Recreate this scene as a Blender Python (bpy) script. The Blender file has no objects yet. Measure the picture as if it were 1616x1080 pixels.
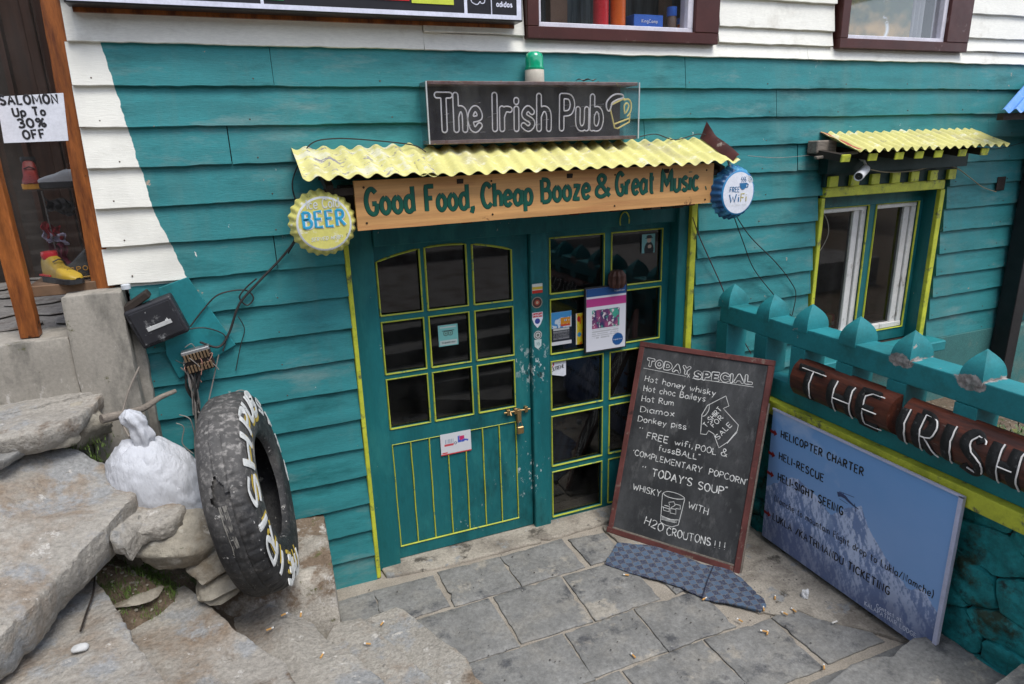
import bpy, bmesh, math, random
import numpy as np
from mathutils import Vector, Matrix, noise
random.seed(7)
D = bpy.data
SC = bpy.context.scene
COL = SC.collection
PI = math.pi

# ------------------------------------------------------------------ camera, light, exposure
cam = D.objects.new('camera', D.cameras.new('camera')); COL.objects.link(cam)
_r = [[0.922889, 0.134952, -0.360642], [-0.38401, 0.253287, -0.887909], [-0.028479, 0.957932, 0.285579]]
cam.matrix_world = Matrix.Translation((0, -3.2, 2.256)) @ Matrix(_r).to_4x4()
cam.data.sensor_width = 36; cam.data.lens = 23.2762; cam.data.clip_end = 2000; cam.data.clip_start = .05
SC.camera = cam
W = D.worlds.new('World'); SC.world = W; W.use_nodes = True
wt = W.node_tree; bg = wt.nodes['Background']
sky = wt.nodes.new('ShaderNodeTexSky'); sky.sky_type = 'NISHITA'; sky.sun_disc = False
SUN_EL, SUN_AZ = math.radians(62), math.radians(163)
sky.sun_elevation = SUN_EL; sky.sun_rotation = SUN_AZ; sky.dust_density = 6; sky.air_density = 1.0; sky.ozone_density = 1.5; sky.altitude = 3400
hs = wt.nodes.new('ShaderNodeHueSaturation'); hs.inputs['Saturation'].default_value = .42
wt.links.new(sky.outputs[0], hs.inputs['Color']); wt.links.new(hs.outputs[0], bg.inputs[0])
bg.inputs[1].default_value = .15
sl = D.lights.new('sun', 'SUN'); sl.energy = 1.15; sl.angle = math.radians(28); sl.color = (1, .97, .92)
so = D.objects.new('sun', sl); COL.objects.link(so)
_d = Vector((math.sin(SUN_AZ) * math.cos(SUN_EL), math.cos(SUN_AZ) * math.cos(SUN_EL), math.sin(SUN_EL)))
so.rotation_euler = _d.to_track_quat('Z', 'Y').to_euler(); so.location = (0, -6, 9)
SC.view_settings.view_transform = 'Standard'; SC.view_settings.look = 'None'
SC.view_settings.exposure = 1.48; SC.view_settings.gamma = 1; SC.view_settings.use_curve_mapping = False
SC.render.engine = 'CYCLES'

# ------------------------------------------------------------------ materials
def NN(nt, t, **k):
    n = nt.nodes.new(t)
    for a, b in k.items(): setattr(n, a, b)
    return n
def math_(nt, op, a, b=None, clamp=False):
    n = NN(nt, 'ShaderNodeMath', operation=op, use_clamp=clamp)
    for i, v in enumerate((a, b)):
        if v is None: continue
        if isinstance(v, (int, float)): n.inputs[i].default_value = v
        else: nt.links.new(v, n.inputs[i])
    return n.outputs[0]
def mixc(nt, f, a, b):
    n = NN(nt, 'ShaderNodeMix', data_type='RGBA')
    for i, v in ((0, f), (6, a), (7, b)):
        if isinstance(v, (int, float)): n.inputs[i].default_value = v
        elif isinstance(v, tuple): n.inputs[i].default_value = (*v[:3], 1)
        else: nt.links.new(v, n.inputs[i])
    return n.outputs[2]
def ramp(nt, v, lo, hi):
    n = NN(nt, 'ShaderNodeMapRange'); n.inputs[1].default_value = lo; n.inputs[2].default_value = hi
    nt.links.new(v, n.inputs[0]); return n.outputs[0]
def nz(nt, co, scale, detail=4, stretch=None, off=0, rough=.55):
    if stretch or off:
        m = NN(nt, 'ShaderNodeMapping'); m.inputs['Scale'].default_value = stretch or (1, 1, 1); m.inputs['Location'].default_value = (off, off * .7, off * 1.3)
        nt.links.new(co, m.inputs[0]); co = m.outputs[0]
    n = NN(nt, 'ShaderNodeTexNoise'); n.inputs['Scale'].default_value = scale; n.inputs['Detail'].default_value = detail; n.inputs['Roughness'].default_value = rough
    nt.links.new(co, n.inputs['Vector']); return n.outputs[0]
MATS = {}
def mat(name, col, rough=.75, var=.15, vs=3, bump=.2, bs=60, metal=0, stretch=None, dirt=(), spec=.35, obj=False, hook=None, bd=.004, last=False, fine=None):
    """dirt: list of (colour, lo, hi, scale[, stretch]) noise masks laid over the base in order"""
    m = D.materials.new(name); m.use_nodes = True; nt = m.node_tree; b = nt.nodes['Principled BSDF']
    b.inputs['Roughness'].default_value = rough; b.inputs['Metallic'].default_value = metal; b.inputs['Specular IOR Level'].default_value = spec
    if obj: co = NN(nt, 'ShaderNodeTexCoord').outputs['Object']
    else: co = NN(nt, 'ShaderNodeNewGeometry').outputs['Position']
    n1 = nz(nt, co, vs, 5, stretch)
    c = mixc(nt, ramp(nt, n1, .3, .7), tuple(x * (1 - var) for x in col), tuple(min(1, x * (1 + var)) for x in col))
    if hook and not last: c = hook(nt, co, c)
    for i, d in enumerate(dirt):
        f = ramp(nt, math_(nt, 'ADD', math_(nt, 'MULTIPLY', math_(nt, 'SUBTRACT', nz(nt, co, d[3], 7, d[4] if len(d) > 4 else None, 3.1 + 5.7 * i, .68), .5), 1.3), .5), d[1], d[2])
        c = mixc(nt, f, c, d[0])
    if fine is None: fine = .5 if bump >= .35 else .15
    if fine:
        mx = NN(nt, 'ShaderNodeMix', data_type='RGBA', blend_type='MULTIPLY'); mx.inputs[0].default_value = 1; nt.links.new(c, mx.inputs[6])
        g_ = ramp(nt, nz(nt, co, bs * 1.6, 4, stretch, 4.4, .75), .28, .72); v_ = NN(nt, 'ShaderNodeMapRange'); v_.inputs[3].default_value = 1 - fine * .75; v_.inputs[4].default_value = 1 + fine * .55; nt.links.new(g_, v_.inputs[0]); nt.links.new(v_.outputs[0], mx.inputs[7]); c = mx.outputs[2]
    if hook and last: c = hook(nt, co, c)
    nt.links.new(c, b.inputs['Base Color'])
    rr = nz(nt, co, vs * 4, 3, stretch, 9)
    nt.links.new(math_(nt, 'ADD', math_(nt, 'MULTIPLY', rr, .25), rough - .12, True), b.inputs['Roughness'])
    if bump:
        bn = NN(nt, 'ShaderNodeBump'); bn.inputs['Strength'].default_value = bump; bn.inputs['Distance'].default_value = bd
        nt.links.new(nz(nt, co, bs, 6, stretch, 1.7, .65), bn.inputs['Height']); nt.links.new(bn.outputs[0], b.inputs['Normal'])
    MATS[name] = m; return m
def plain(name, col, rough=.6, metal=0, spec=.4):
    if name in MATS: return MATS[name]
    return mat(name, col, rough, .08, 20, 0, metal=metal, spec=spec)

TEAL = (.026, .196, .208); TEALD = (.004, .083, .093); WHITE = (.76, .745, .675); YEL = (.60, .56, .07)
def split_white(nt, co, c):
    sp = NN(nt, 'ShaderNodeSeparateXYZ'); nt.links.new(co, sp.inputs[0]); x, z = sp.outputs[0], sp.outputs[2]
    xb = math_(nt, 'ADD', -.388, math_(nt, 'MULTIPLY', math_(nt, 'SUBTRACT', 2.67, z), .12))
    xb = math_(nt, 'ADD', xb, math_(nt, 'MULTIPLY', math_(nt, 'MAXIMUM', math_(nt, 'SUBTRACT', 2.03, z), 0), .17))
    xb = math_(nt, 'ADD', xb, math_(nt, 'MULTIPLY', math_(nt, 'SUBTRACT', nz(nt, co, 25, 2), .5), .016))
    f = math_(nt, 'MULTIPLY', ramp(nt, math_(nt, 'SUBTRACT', xb, x), -.001, .001), math_(nt, 'GREATER_THAN', z, 1.722))
    grime = mixc(nt, ramp(nt, nz(nt, co, 4, 5), .45, .8), WHITE, (.55, .54, .49))
    return mixc(nt, f, c, grime)
def door_chips(nt, co, c):
    for (px, pz, r, col, lo) in ((1.40, 1.05, .22, (.62, .66, .64), .56), (1.40, .35, .26, (.5, .56, .55), .60), (1.05, .17, .34, (.45, .5, .48), .655), (1.44, 1.0, .2, (.02, .03, .03), .60)):
        d = NN(nt, 'ShaderNodeVectorMath', operation='DISTANCE'); nt.links.new(co, d.inputs[0]); d.inputs[1].default_value = (px, .05, pz)
        m = ramp(nt, d.outputs['Value'], r, r * .2)
        n = nz(nt, co, 38, 5, (1, 1, .6), pz * 7, .7)
        f = ramp(nt, math_(nt, 'ADD', n, math_(nt, 'MULTIPLY', m, .12)), lo + .09, lo + .12)
        c = mixc(nt, math_(nt, 'MULTIPLY', f, m, True), c, col)
    return c
chip = ((.42, .40, .36), .735, .75, 5.5)
mSIDE = mat('teal_siding_paint', TEAL, .62, .17, 2.2, .35, 28, stretch=(1, 1, 7), hook=split_white, last=True, fine=.2,
            dirt=[((.16, .26, .25), .56, .84, 3.2, (.6, 1, 2.2)), ((.06, .20, .20), .50, .75, 1.3, (2.5, 1, .5)), ((.006, .10, .105), .55, .8, 2.2, (1, 1, 4)), ((.26, .36, .34), .735, .77, 9, (1, 1, .5)), ((.33, .27, .21), .735, .75, 8.0), ((.62, .62, .58), .775, .785, 23, (1, 1, .5))])
mTEAL = mat('teal_wood_paint', (.007, .120, .130), .5, .15, 4, .25, 30, stretch=(2, 2, .4), hook=door_chips, dirt=[((.02, .17, .17), .52, .75, 5, (1, 1, .4)), ((.003, .06, .065), .55, .75, 3, (1, 1, .5)), ((.3, .33, .3), .745, .76, 26)])
def raw_patches(nt, co, c):
    for (y, z, r) in ((-1.290, 1.298, .062), (-1.600, 1.296, .066), (-.70, 1.30, .018)):
        mp = NN(nt, 'ShaderNodeMapping'); mp.inputs['Location'].default_value = (-2.66 * .25, -y, -z * 1.9); mp.inputs['Scale'].default_value = (.25, 1, 1.9); nt.links.new(co, mp.inputs[0])
        d = NN(nt, 'ShaderNodeVectorMath', operation='LENGTH'); nt.links.new(mp.outputs[0], d.inputs[0])
        v = math_(nt, 'ADD', d.outputs['Value'], math_(nt, 'MULTIPLY', math_(nt, 'SUBTRACT', nz(nt, co, 26, 6, None, 2, .7), .5), .075))
        c = mixc(nt, ramp(nt, v, r, r - .004), c, mixc(nt, ramp(nt, nz(nt, co, 40, 5), .4, .62), (.16, .14, .13), (.36, .33, .31)))
    return c
mTEALF = mat('teal_masonry_paint', (.014, .185, .205), .6, .16, 5, .3, 45, hook=raw_patches, dirt=[((.012, .10, .10), .52, .8, 4), ((.30, .28, .25), .73, .75, 12)])
mTEALS = mat('teal_stone_paint', (.014, .215, .220), .7, .3, 8, 1., 16, dirt=[((.03, .055, .035), .54, .68, 6), ((.012, .03, .028), .56, .75, 15), ((.2, .2, .17), .74, .77, 18)], bd=.012)
mSTUC = mat('teal_stucco', (.045, .16, .155), .85, .15, 2, .4, 80, dirt=[((.14, .18, .15), .5, .8, 3)])
mWHT = mat('white_board_paint', WHITE, .6, .06, 2, .25, 25, stretch=(1, 1, 6), dirt=[((.5, .47, .40), .58, .85, 3), ((.2, .17, .14), .75, .77, 14)])
mYEL = mat('yellow_green_paint', (.50, .53, .045), .55, .14, 8, .15, 60, dirt=[((.25, .29, .03), .50, .75, 7), ((.12, .13, .06), .60, .72, 14)])
mYELT = mat('yellow_trim_paint', (.42, .46, .05), .55, .15, 14, .1, 80, dirt=[((.10, .2, .12), .60, .72, 30)])
mCAN = mat('pale_yellow_sheet', (.58, .54, .20), .85, .10, 5, .1, 40, dirt=[((.40, .36, .22), .55, .80, 5, (1, .5, 1)), ((.70, .68, .50), .57, .70, 12), ((.22, .20, .21), .70, .72, 13), ((.13, .08, .05), .79, .81, 22)])
mCANL = mat('flaking_yellow_sheet', (.58, .54, .21), .85, .10, 5, .1, 40, dirt=[((.40, .36, .22), .55, .80, 5, (1, .5, 1)), ((.60, .58, .42), .52, .62, 10), ((.24, .22, .24), .60, .625, 11), ((.30, .27, .2), .66, .68, 24)])
mWOOD = mat('varnished_plank', (.57, .305, .115), .5, .25, 3, .15, 30, stretch=(.35, 1, 9), dirt=[((.42, .18, .07), .5, .8, 2.5, (.4, 1, 7)), ((.14, .06, .03), .70, .76, 9)])
mWOOD2 = mat('orange_brown_timber', (.27, .085, .020), .42, .4, 5, .15, 30, stretch=(4, 4, .5), fine=.4, dirt=[((.10, .028, .010), .47, .68, 4, (4, 4, .6)), ((.015, .008, .005), .66, .70, 5)])
mDARKW = mat('dark_timber', (.025, .018, .014), .8, .3, 10, .3, 30)
mGREYW = mat('weathered_grey_timber', (.20, .17, .14), .9, .3, 12, .5, 30, stretch=(1, 4, 8))
mBROWN = mat('maroon_window_paint', (.058, .015, .012), .45, .2, 5, .1, 30, dirt=[((.14, .09, .08), .68, .75, 12)])
mWFR = mat('white_window_paint', (.66, .64, .62), .5, .1, 8, .1, 40, dirt=[((.30, .27, .24), .60, .72, 16, (1, 1, .4))])
mCONC = mat('concrete', (.325, .30, .262), .92, .14, 3, 1., 38, dirt=[((.245, .19, .14), .50, .68, 2.3), ((.29, .29, .285), .54, .64, 4.2), ((.15, .11, .078), .61, .72, 3.6), ((.19, .18, .16), .68, .73, 30), ((.50, .47, .43), .66, .72, 14)], bd=.017, fine=.45)
mCONCM = mat('mossy_concrete', (.34, .31, .265), .95, .22, 4, .6, 60, dirt=[((.17, .125, .088), .49, .60, 4.0), ((.42, .39, .35), .58, .66, 9), ((.10, .10, .04), .64, .74, 12)], bd=.01)
mWALLC = mat('rendered_concrete', (.30, .275, .235), .9, .13, 3, .3, 50, fine=.25, dirt=[((.15, .14, .12), .50, .68, 3.5, (1.5, 1.5, .55)), ((.46, .43, .39), .63, .72, 8, (1.6, 1, .7)), ((.10, .095, .045), .68, .75, 9)])
mSLATE = mat('slate_paving', (.190, .187, .178), .72, .20, 6, .5, 34, dirt=[((.225, .215, .195), .50, .70, 5), ((.30, .275, .235), .60, .67, 3.2), ((.075, .076, .08), .58, .72, 6), ((.46, .45, .43), .77, .78, 48)], bd=.006)
mMORT = mat('sandy_mortar', (.30, .265, .22), .95, .13, 8, .5, 90, dirt=[((.25, .22, .18), .5, .7, 5)])
mDIRTC = mat('dusty_concrete_floor', (.335, .30, .25), .92, .13, 4, .4, 60, dirt=[((.20, .175, .145), .47, .63, 3.2), ((.085, .075, .062), .57, .68, 7, (1, 1, 1)), ((.24, .24, .235), .60, .66, 6)])
mROCK = mat('grey_brown_rock', (.32, .29, .235), .92, .22, 7, 1., 22, fine=.3, dirt=[((.20, .165, .12), .5, .68, 6), ((.47, .44, .38), .60, .70, 11), ((.08, .085, .04), .70, .76, 16)], bd=.012)
mEARTH = mat('earth', (.13, .095, .065), .98, .35, 14, .9, 50, dirt=[((.24, .20, .155), .58, .66, 30), ((.05, .065, .02), .58, .70, 9)], bd=.015)
mGRASS = mat('grass_blades', (.12, .19, .04), .8, .4, 30, 0)
def dusty_crown(nt, co, c):
    d = NN(nt, 'ShaderNodeVectorMath', operation='DISTANCE'); nt.links.new(co, d.inputs[0]); d.inputs[1].default_value = (-.13, -.62, 1.20)
    v = math_(nt, 'ADD', ramp(nt, d.outputs['Value'], .42, .10), math_(nt, 'MULTIPLY', math_(nt, 'SUBTRACT', nz(nt, co, 16, 6, None, 1, .7), .5), 2.2))
    return mixc(nt, math_(nt, 'MULTIPLY', v, .62, True), c, mixc(nt, ramp(nt, nz(nt, co, 45, 5), .5, .66), (.10, .095, .09), (.33, .31, .29)))
mRUB = mat('tyre_rubber', (.020, .020, .021), .62, .3, 12, .7, 40, hook=dusty_crown, last=True, dirt=[((.09, .085, .08), .54, .80, 5), ((.30, .29, .27), .68, .71, 24), ((.48, .47, .45), .73, .74, 62)], bd=.006)
mWPAINT = mat('white_brush_paint', (.62, .62, .60), .6, .12, 20, .1, 60, dirt=[((.10, .10, .10), .66, .70, 50)])
mYPAINT = mat('ochre_brush_paint', (.50, .36, .05), .6, .12, 20, .1, 60, dirt=[((.10, .10, .10), .64, .70, 50)])
mSACK = mat('white_woven_sack', (.50, .51, .54), .5, .06, 6, .9, 13, stretch=(1.6, 1, .45), dirt=[((.48, .48, .50), .62, .8, 8), ((.34, .32, .29), .70, .8, 5)], bd=.018, fine=0)
mBLK = mat('black_plastic', (.022, .022, .026), .45, .2, 10, .1, 40, dirt=[((.22, .22, .22), .62, .72, 13), ((.55, .55, .53), .70, .715, 24)])
mCABLE = mat('grey_black_cable', (.025, .023, .022), .6, .3, 20, 0)
mCABLG = mat('grey_cable', (.23, .21, .19), .6, .2, 20, 0)
mCHALKB = mat('blackboard_slate', (.030, .031, .033), .7, .25, 5, .1, 60, dirt=[((.085, .086, .088), .45, .78, 3.2, (1, 1, .5)), ((.10, .10, .10), .56, .74, 20, (1, 1, .15))])
mCHALK = mat('chalk', (.66, .66, .64), .95, .15, 90, 0, dirt=[((.25, .25, .25), .62, .72, 220)])
mREDW = mat('red_brown_frame', (.115, .036, .031), .7, .3, 8, .3, 40, dirt=[((.20, .15, .12), .62, .72, 14), ((.05, .02, .018), .6, .7, 7)])
mLOG = mat('red_varnished_log', (.090, .025, .014), .38, .35, 7, .35, 25, stretch=(3, .4, 3), dirt=[((.040, .014, .010), .44, .62, 6, (3, .5, 3)), ((.20, .17, .15), .68, .74, 12, (3, .4, 3))])
mCHAR = mat('charred_wood', (.012, .012, .012), .6, .4, 30, .8, 60, dirt=[((.08, .08, .08), .62, .72, 50)])
mGRN = mat('dark_green_lettering', (.005, .085, .055), .5, .15, 20, 0)
mGRN2 = mat('dark_green_lettering_edge', (.006, .028, .018), .6, .1, 20, 0)
mNEON = mat('unlit_neon_tube', (.70, .68, .67), .35, .1, 30, 0)
mNEONY = mat('unlit_neon_tube_yellow', (.80, .68, .25), .35, .1, 30, 0)
mSIGNB = mat('dusty_black_panel', (.045, .043, .044), .5, .2, 6, 0, dirt=[((.10, .095, .09), .45, .85, 5), ((.01, .22, .24), .79, .80, 7)])
mALU = mat('rusty_steel_frame', (.20, .15, .14), .5, .3, 14, .1, 40, metal=.3, dirt=[((.14, .06, .045), .5, .7, 8), ((.55, .50, .05), .70, .72, 30)])
mMAT = None
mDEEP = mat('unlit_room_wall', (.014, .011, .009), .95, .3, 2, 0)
mGREENP = mat('dark_green_panel', (.006, .05, .045), .5, .2, 5, .1)
mBLUE = mat('blue_roof_sheet', (.10, .27, .62), .45, .08, 4, .05, dirt=[((.3, .4, .6), .62, .7, 9)])
mBRASS = mat('worn_brass', (.38, .25, .11), .4, .2, 30, .1, metal=.8)
mLANE = mat('lane_stone', (.20, .185, .17), .85, .2, 6, .6, 30, dirt=[((.12, .10, .085), .52, .64, 5)])
mPAPER = plain('white_paper', (.66, .67, .72), .6)
mBLKP = plain('black_print', (.02, .02, .022), .6)

def glass(name, tint=(1, 1, 1), dust=.03):
    m = D.materials.new(name); m.use_nodes = True; nt = m.node_tree; nt.nodes.clear()
    o = NN(nt, 'ShaderNodeOutputMaterial'); t = NN(nt, 'ShaderNodeBsdfTransparent'); t.inputs[0].default_value = (*tint, 1)
    g = NN(nt, 'ShaderNodeBsdfGlossy'); g.inputs['Roughness'].default_value = .03
    fr = NN(nt, 'ShaderNodeFresnel'); fr.inputs[0].default_value = 1.5
    a = NN(nt, 'ShaderNodeMixShader'); bf = NN(nt, 'ShaderNodeNewGeometry').outputs['Backfacing']; nt.links.new(math_(nt, 'MULTIPLY', math_(nt, 'MULTIPLY', fr.outputs[0], 1.7, True), math_(nt, 'SUBTRACT', 1, bf)), a.inputs[0]); nt.links.new(t.outputs[0], a.inputs[1]); nt.links.new(g.outputs[0], a.inputs[2])
    d = NN(nt, 'ShaderNodeBsdfDiffuse'); d.inputs[0].default_value = (.5, .5, .48, 1)
    b = NN(nt, 'ShaderNodeMixShader'); co = NN(nt, 'ShaderNodeNewGeometry').outputs['Position']
    nt.links.new(math_(nt, 'MULTIPLY', ramp(nt, nz(nt, co, 7, 5, (1, 1, .4)), .35, .8), dust * 2.2), b.inputs[0]); nt.links.new(a.outputs[0], b.inputs[1]); nt.links.new(d.outputs[0], b.inputs[2])
    nt.links.new(b.outputs[0], o.inputs[0]); return m
mGLASS = glass('window_glass', (.95, .95, .95), .01)
mGLASSD = glass('dark_door_glass', (.5, .5, .5), .010)
mACRY = glass('dusty_acrylic', (.93, .93, .95), .022)

# ------------------------------------------------------------------ mesh helpers
class MB:
    def __init__(s): s.v = []; s.f = []; s.M = None
    def add(s, vs, fs):
        n = len(s.v)
        s.v += [tuple(s.M @ Vector(p)) for p in vs] if s.M is not None else [tuple(p) for p in vs]
        s.f += [tuple(i + n for i in f) for f in fs]
    def box(s, x0, x1, y0, y1, z0, z1):
        s.add([(x, y, z) for x in (x0, x1) for y in (y0, y1) for z in (z0, z1)],
              [(0, 1, 3, 2), (4, 6, 7, 5), (0, 4, 5, 1), (2, 3, 7, 6), (0, 2, 6, 4), (1, 5, 7, 3)]); return s
    def bar(s, a, b, w, h, up=(0, 0, 1)):
        a, b, up = Vector(a), Vector(b), Vector(up); d = (b - a).normalized(); r = d.cross(up).normalized(); u = r.cross(d)
        vs = [p + r * i * w / 2 + u * j * h / 2 for p in (a, b) for i, j in ((-1, -1), (1, -1), (1, 1), (-1, 1))]
        s.add(vs, [(3, 2, 1, 0), (4, 5, 6, 7), (0, 1, 5, 4), (1, 2, 6, 5), (2, 3, 7, 6), (3, 0, 4, 7)]); return s
    def tube(s, pts, r, n=6, flat=1., nrm=None, cap=True):
        pts = [Vector(p) for p in pts]
        if len(pts) < 2: return s
        vs = []; L = len(pts); prev = None
        for i, p in enumerate(pts):
            d = (pts[min(i + 1, L - 1)] - pts[max(i - 1, 0)])
            d = d.normalized() if d.length > 1e-9 else Vector((1, 0, 0))
            if nrm is not None: u = Vector(nrm)
            else:
                u = prev if prev is not None else (Vector((0, 0, 1)) if abs(d.z) < .9 else Vector((0, 1, 0)))
            q = d.cross(u)
            if q.length < 1e-6: q = d.orthogonal()
            q.normalize(); u = q.cross(d).normalized(); prev = u
            rr = r(i / (L - 1)) if callable(r) else r
            for k in range(n):
                t = 2 * PI * k / n; vs.append(p + q * math.cos(t) * rr + u * math.sin(t) * rr * flat)
        fs = [(i * n + k, i * n + (k + 1) % n, (i + 1) * n + (k + 1) % n, (i + 1) * n + k) for i in range(L - 1) for k in range(n)]
        if cap: fs += [tuple(range(n))[::-1], tuple((L - 1) * n + k for k in range(n))]
        s.add(vs, fs); return s
    def prism(s, poly, thick, axis):
        a = Vector(axis).normalized() * thick; n = len(poly); P = [Vector(p) for p in poly]
        s.add(P + [p + a for p in P], [tuple(range(n))[::-1], tuple(range(n, 2 * n))] + [(i, (i + 1) % n, n + (i + 1) % n, n + i) for i in range(n)]); return s
    def revolve(s, prof, axis_mat, n=32, fl=None, closed=False):
        vs = []; m = len(prof)
        for k in range(n):
            t = 2 * PI * k / n
            for (r, h) in prof:
                rr = r * (fl(t, r, h) if fl else 1)
                vs.append(axis_mat @ Vector((rr * math.cos(t), rr * math.sin(t), h)))
        fs = [(k * m + j, ((k + 1) % n) * m + j, ((k + 1) % n) * m + j + 1, k * m + j + 1) for k in range(n) for j in range(m - 1)]
        s.add(vs, fs); return s
    def grid(s, nx, ny, fn):
        s.add([fn(i / nx, j / ny) for j in range(ny + 1) for i in range(nx + 1)],
              [(j * (nx + 1) + i, j * (nx + 1) + i + 1, (j + 1) * (nx + 1) + i + 1, (j + 1) * (nx + 1) + i) for j in range(ny) for i in range(nx)]); return s
    def build(s, name, m, parent=None, bevel=0, smooth=False, seg=1):
        me = D.meshes.new(name); me.from_pydata(s.v, [], s.f)
        bm = bmesh.new(); bm.from_mesh(me); bmesh.ops.recalc_face_normals(bm, faces=bm.faces)
        if bevel:
            es = [e for e in bm.edges if len(e.link_faces) == 2 and e.calc_face_angle(0) > .6]
            bmesh.ops.bevel(bm, geom=es, offset=bevel, segments=seg, affect='EDGES', profile=.6, clamp_overlap=True)
        bm.to_mesh(me); bm.free()
        if smooth:
            me.polygons.foreach_set('use_smooth', [True] * len(me.polygons))
            try: me.set_sharp_from_angle(angle=math.radians(smooth if smooth > 1 else 45))
            except Exception: pass
        me.materials.append(m)
        return link(D.objects.new(name, me), parent)
def wm(o):
    return o.matrix_basis.copy() if o.parent is None else wm(o.parent) @ o.matrix_parent_inverse @ o.matrix_basis
def link(o, parent=None):
    COL.objects.link(o)
    if parent is not None:
        o.parent = parent; o.matrix_parent_inverse = wm(parent).inverted()
    return o
def thing(name, label, cat, loc=(0, 0, 0), group=None):
    o = D.objects.new(name, None); COL.objects.link(o); o.empty_display_size = .1; o.location = loc
    return tag(o, label, cat, group)
def tag(o, label, cat, group=None):
    o['label'] = label; o['category'] = cat
    if group: o['group'] = group
    return o
def struct(o): o['kind'] = 'structure'; return o
def stuff(o): o['kind'] = 'stuff'; return o
def copy_tree(o, off, parent=None, label=None, rot=None):
    def rec(q, par):
        c = q.copy(); COL.objects.link(c); c.parent = par
        for ch in [x for x in D.objects if x.parent == q]: rec(ch, c)
        return c
    r = rec(o, parent); r.location = Vector(o.location) + Vector(off)
    if label: r['label'] = label
    return r
def fn(p, s=1, o=0): return noise.fractal(Vector((p[0] * s + o, p[1] * s, p[2] * s)), 1, 2, 4)

# slab with worn rim: poly = [(x,y,z)], star shaped, radial rings
def slab(poly, thick, amp=.012, res=.016, seed=0, rim=.007, rough=.0035, inner=16, bottom_in=.015):
    amp *= .6
    P = [Vector(p) for p in poly]; pts = []
    for i in range(len(P)):
        a, b = P[i], P[(i + 1) % len(P)]; k = max(1, int((b - a).length / res))
        for j in range(k): pts.append(a.lerp(b, j / k))
    ax = sum((p.x for p in P)) / len(P); ay = sum((p.y for p in P)) / len(P); az = sum((p.z for p in P)) / len(P)
    c = Vector((ax, ay, az)); n = len(pts)
    edge = []
    for p in pts:
        d = (c - p); d.z = 0; d.normalize()
        q = p + d * (abs(fn(p, 7, seed)) * rough * 1.6 + fn(p, 35, seed) * rough * .55 + max(0, fn(p, 16, seed + 4) - .35) * rough * 5)
        edge.append((q, d))
    mb = MB(); vs = []
    lev = [(bottom_in, -thick), (bottom_in * .3, -thick * .7), (.002, -thick * .35), (0, -rim * 1.3), (rim * .25, -rim * .4), (rim, 0)]
    for (ins, dz) in lev:
        for q, d in edge:
            w = q + d * ins; w = w + Vector((0, 0, dz))
            nn = fn(w, 14, seed + 5) * amp * .6
            vs.append(w - d * (nn + .5 * amp * fn(w, 45, seed)) * (1 if dz < -.001 else 0) + Vector((0, 0, fn(w, 5, seed) * amp if dz > -rim * 2 else 0)))
    for k in range(1, inner + 1):
        t = (k / inner) ** 1.0
        for q, d in edge:
            w0 = q + d * rim; w = w0.lerp(c, t); vs.append(w + Vector((0, 0, fn(w, 5, seed) * amp + fn(w, 26, seed) * amp * .3)))
    R = len(lev) + inner
    fs = [(r * n + i, r * n + (i + 1) % n, (r + 1) * n + (i + 1) % n, (r + 1) * n + i) for r in range(R - 1) for i in range(n)]
    mb.add(vs, fs); return mb
def rockmesh(c, dims, seed, rot=0, sub=4, planes=9, amp=.06, tilt=0):
    rnd = random.Random(seed); bm = bmesh.new(); bmesh.ops.create_icosphere(bm, subdivisions=sub, radius=1)
    pl = [(Vector((rnd.gauss(0, 1), rnd.gauss(0, 1), rnd.gauss(0, 1))).normalized(), rnd.uniform(.62, .85)) for _ in range(planes)]
    vs = []; R = Matrix.Rotation(rot, 3, 'Z') @ Matrix.Rotation(tilt, 3, 'Y')
    for v in bm.verts:
        p = v.co.copy()
        for n_, d in pl:
            t = p.dot(n_)
            if t > d: p -= n_ * (t - d) * .93
        p *= 1 + amp * fn(p, 1.5, seed) + amp * .4 * fn(p, 6, seed)
        p.z += amp * .35 * math.sin(p.z * 14 + fn(p, 2, seed) * 3)
        p = Vector((p.x * dims[0], p.y * dims[1], p.z * dims[2])); p = R @ p
        vs.append(tuple(p + Vector(c)))
    fs = [tuple(v.index for v in f.verts) for f in bm.faces]; bm.free()
    mb = MB(); mb.add(vs, fs); return mb
def planemat(O, U, V):
    U, V = Vector(U).normalized(), Vector(V).normalized(); N = U.cross(V)
    m = Matrix(((U.x, V.x, N.x, O[0]), (U.y, V.y, N.y, O[1]), (U.z, V.z, N.z, O[2]), (0, 0, 0, 1))); return m
FAC = lambda y: planemat((0, y, 0), (1, 0, 0), (0, 0, 1))   # u = x, v = z, normal = -y (towards the street)

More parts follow.
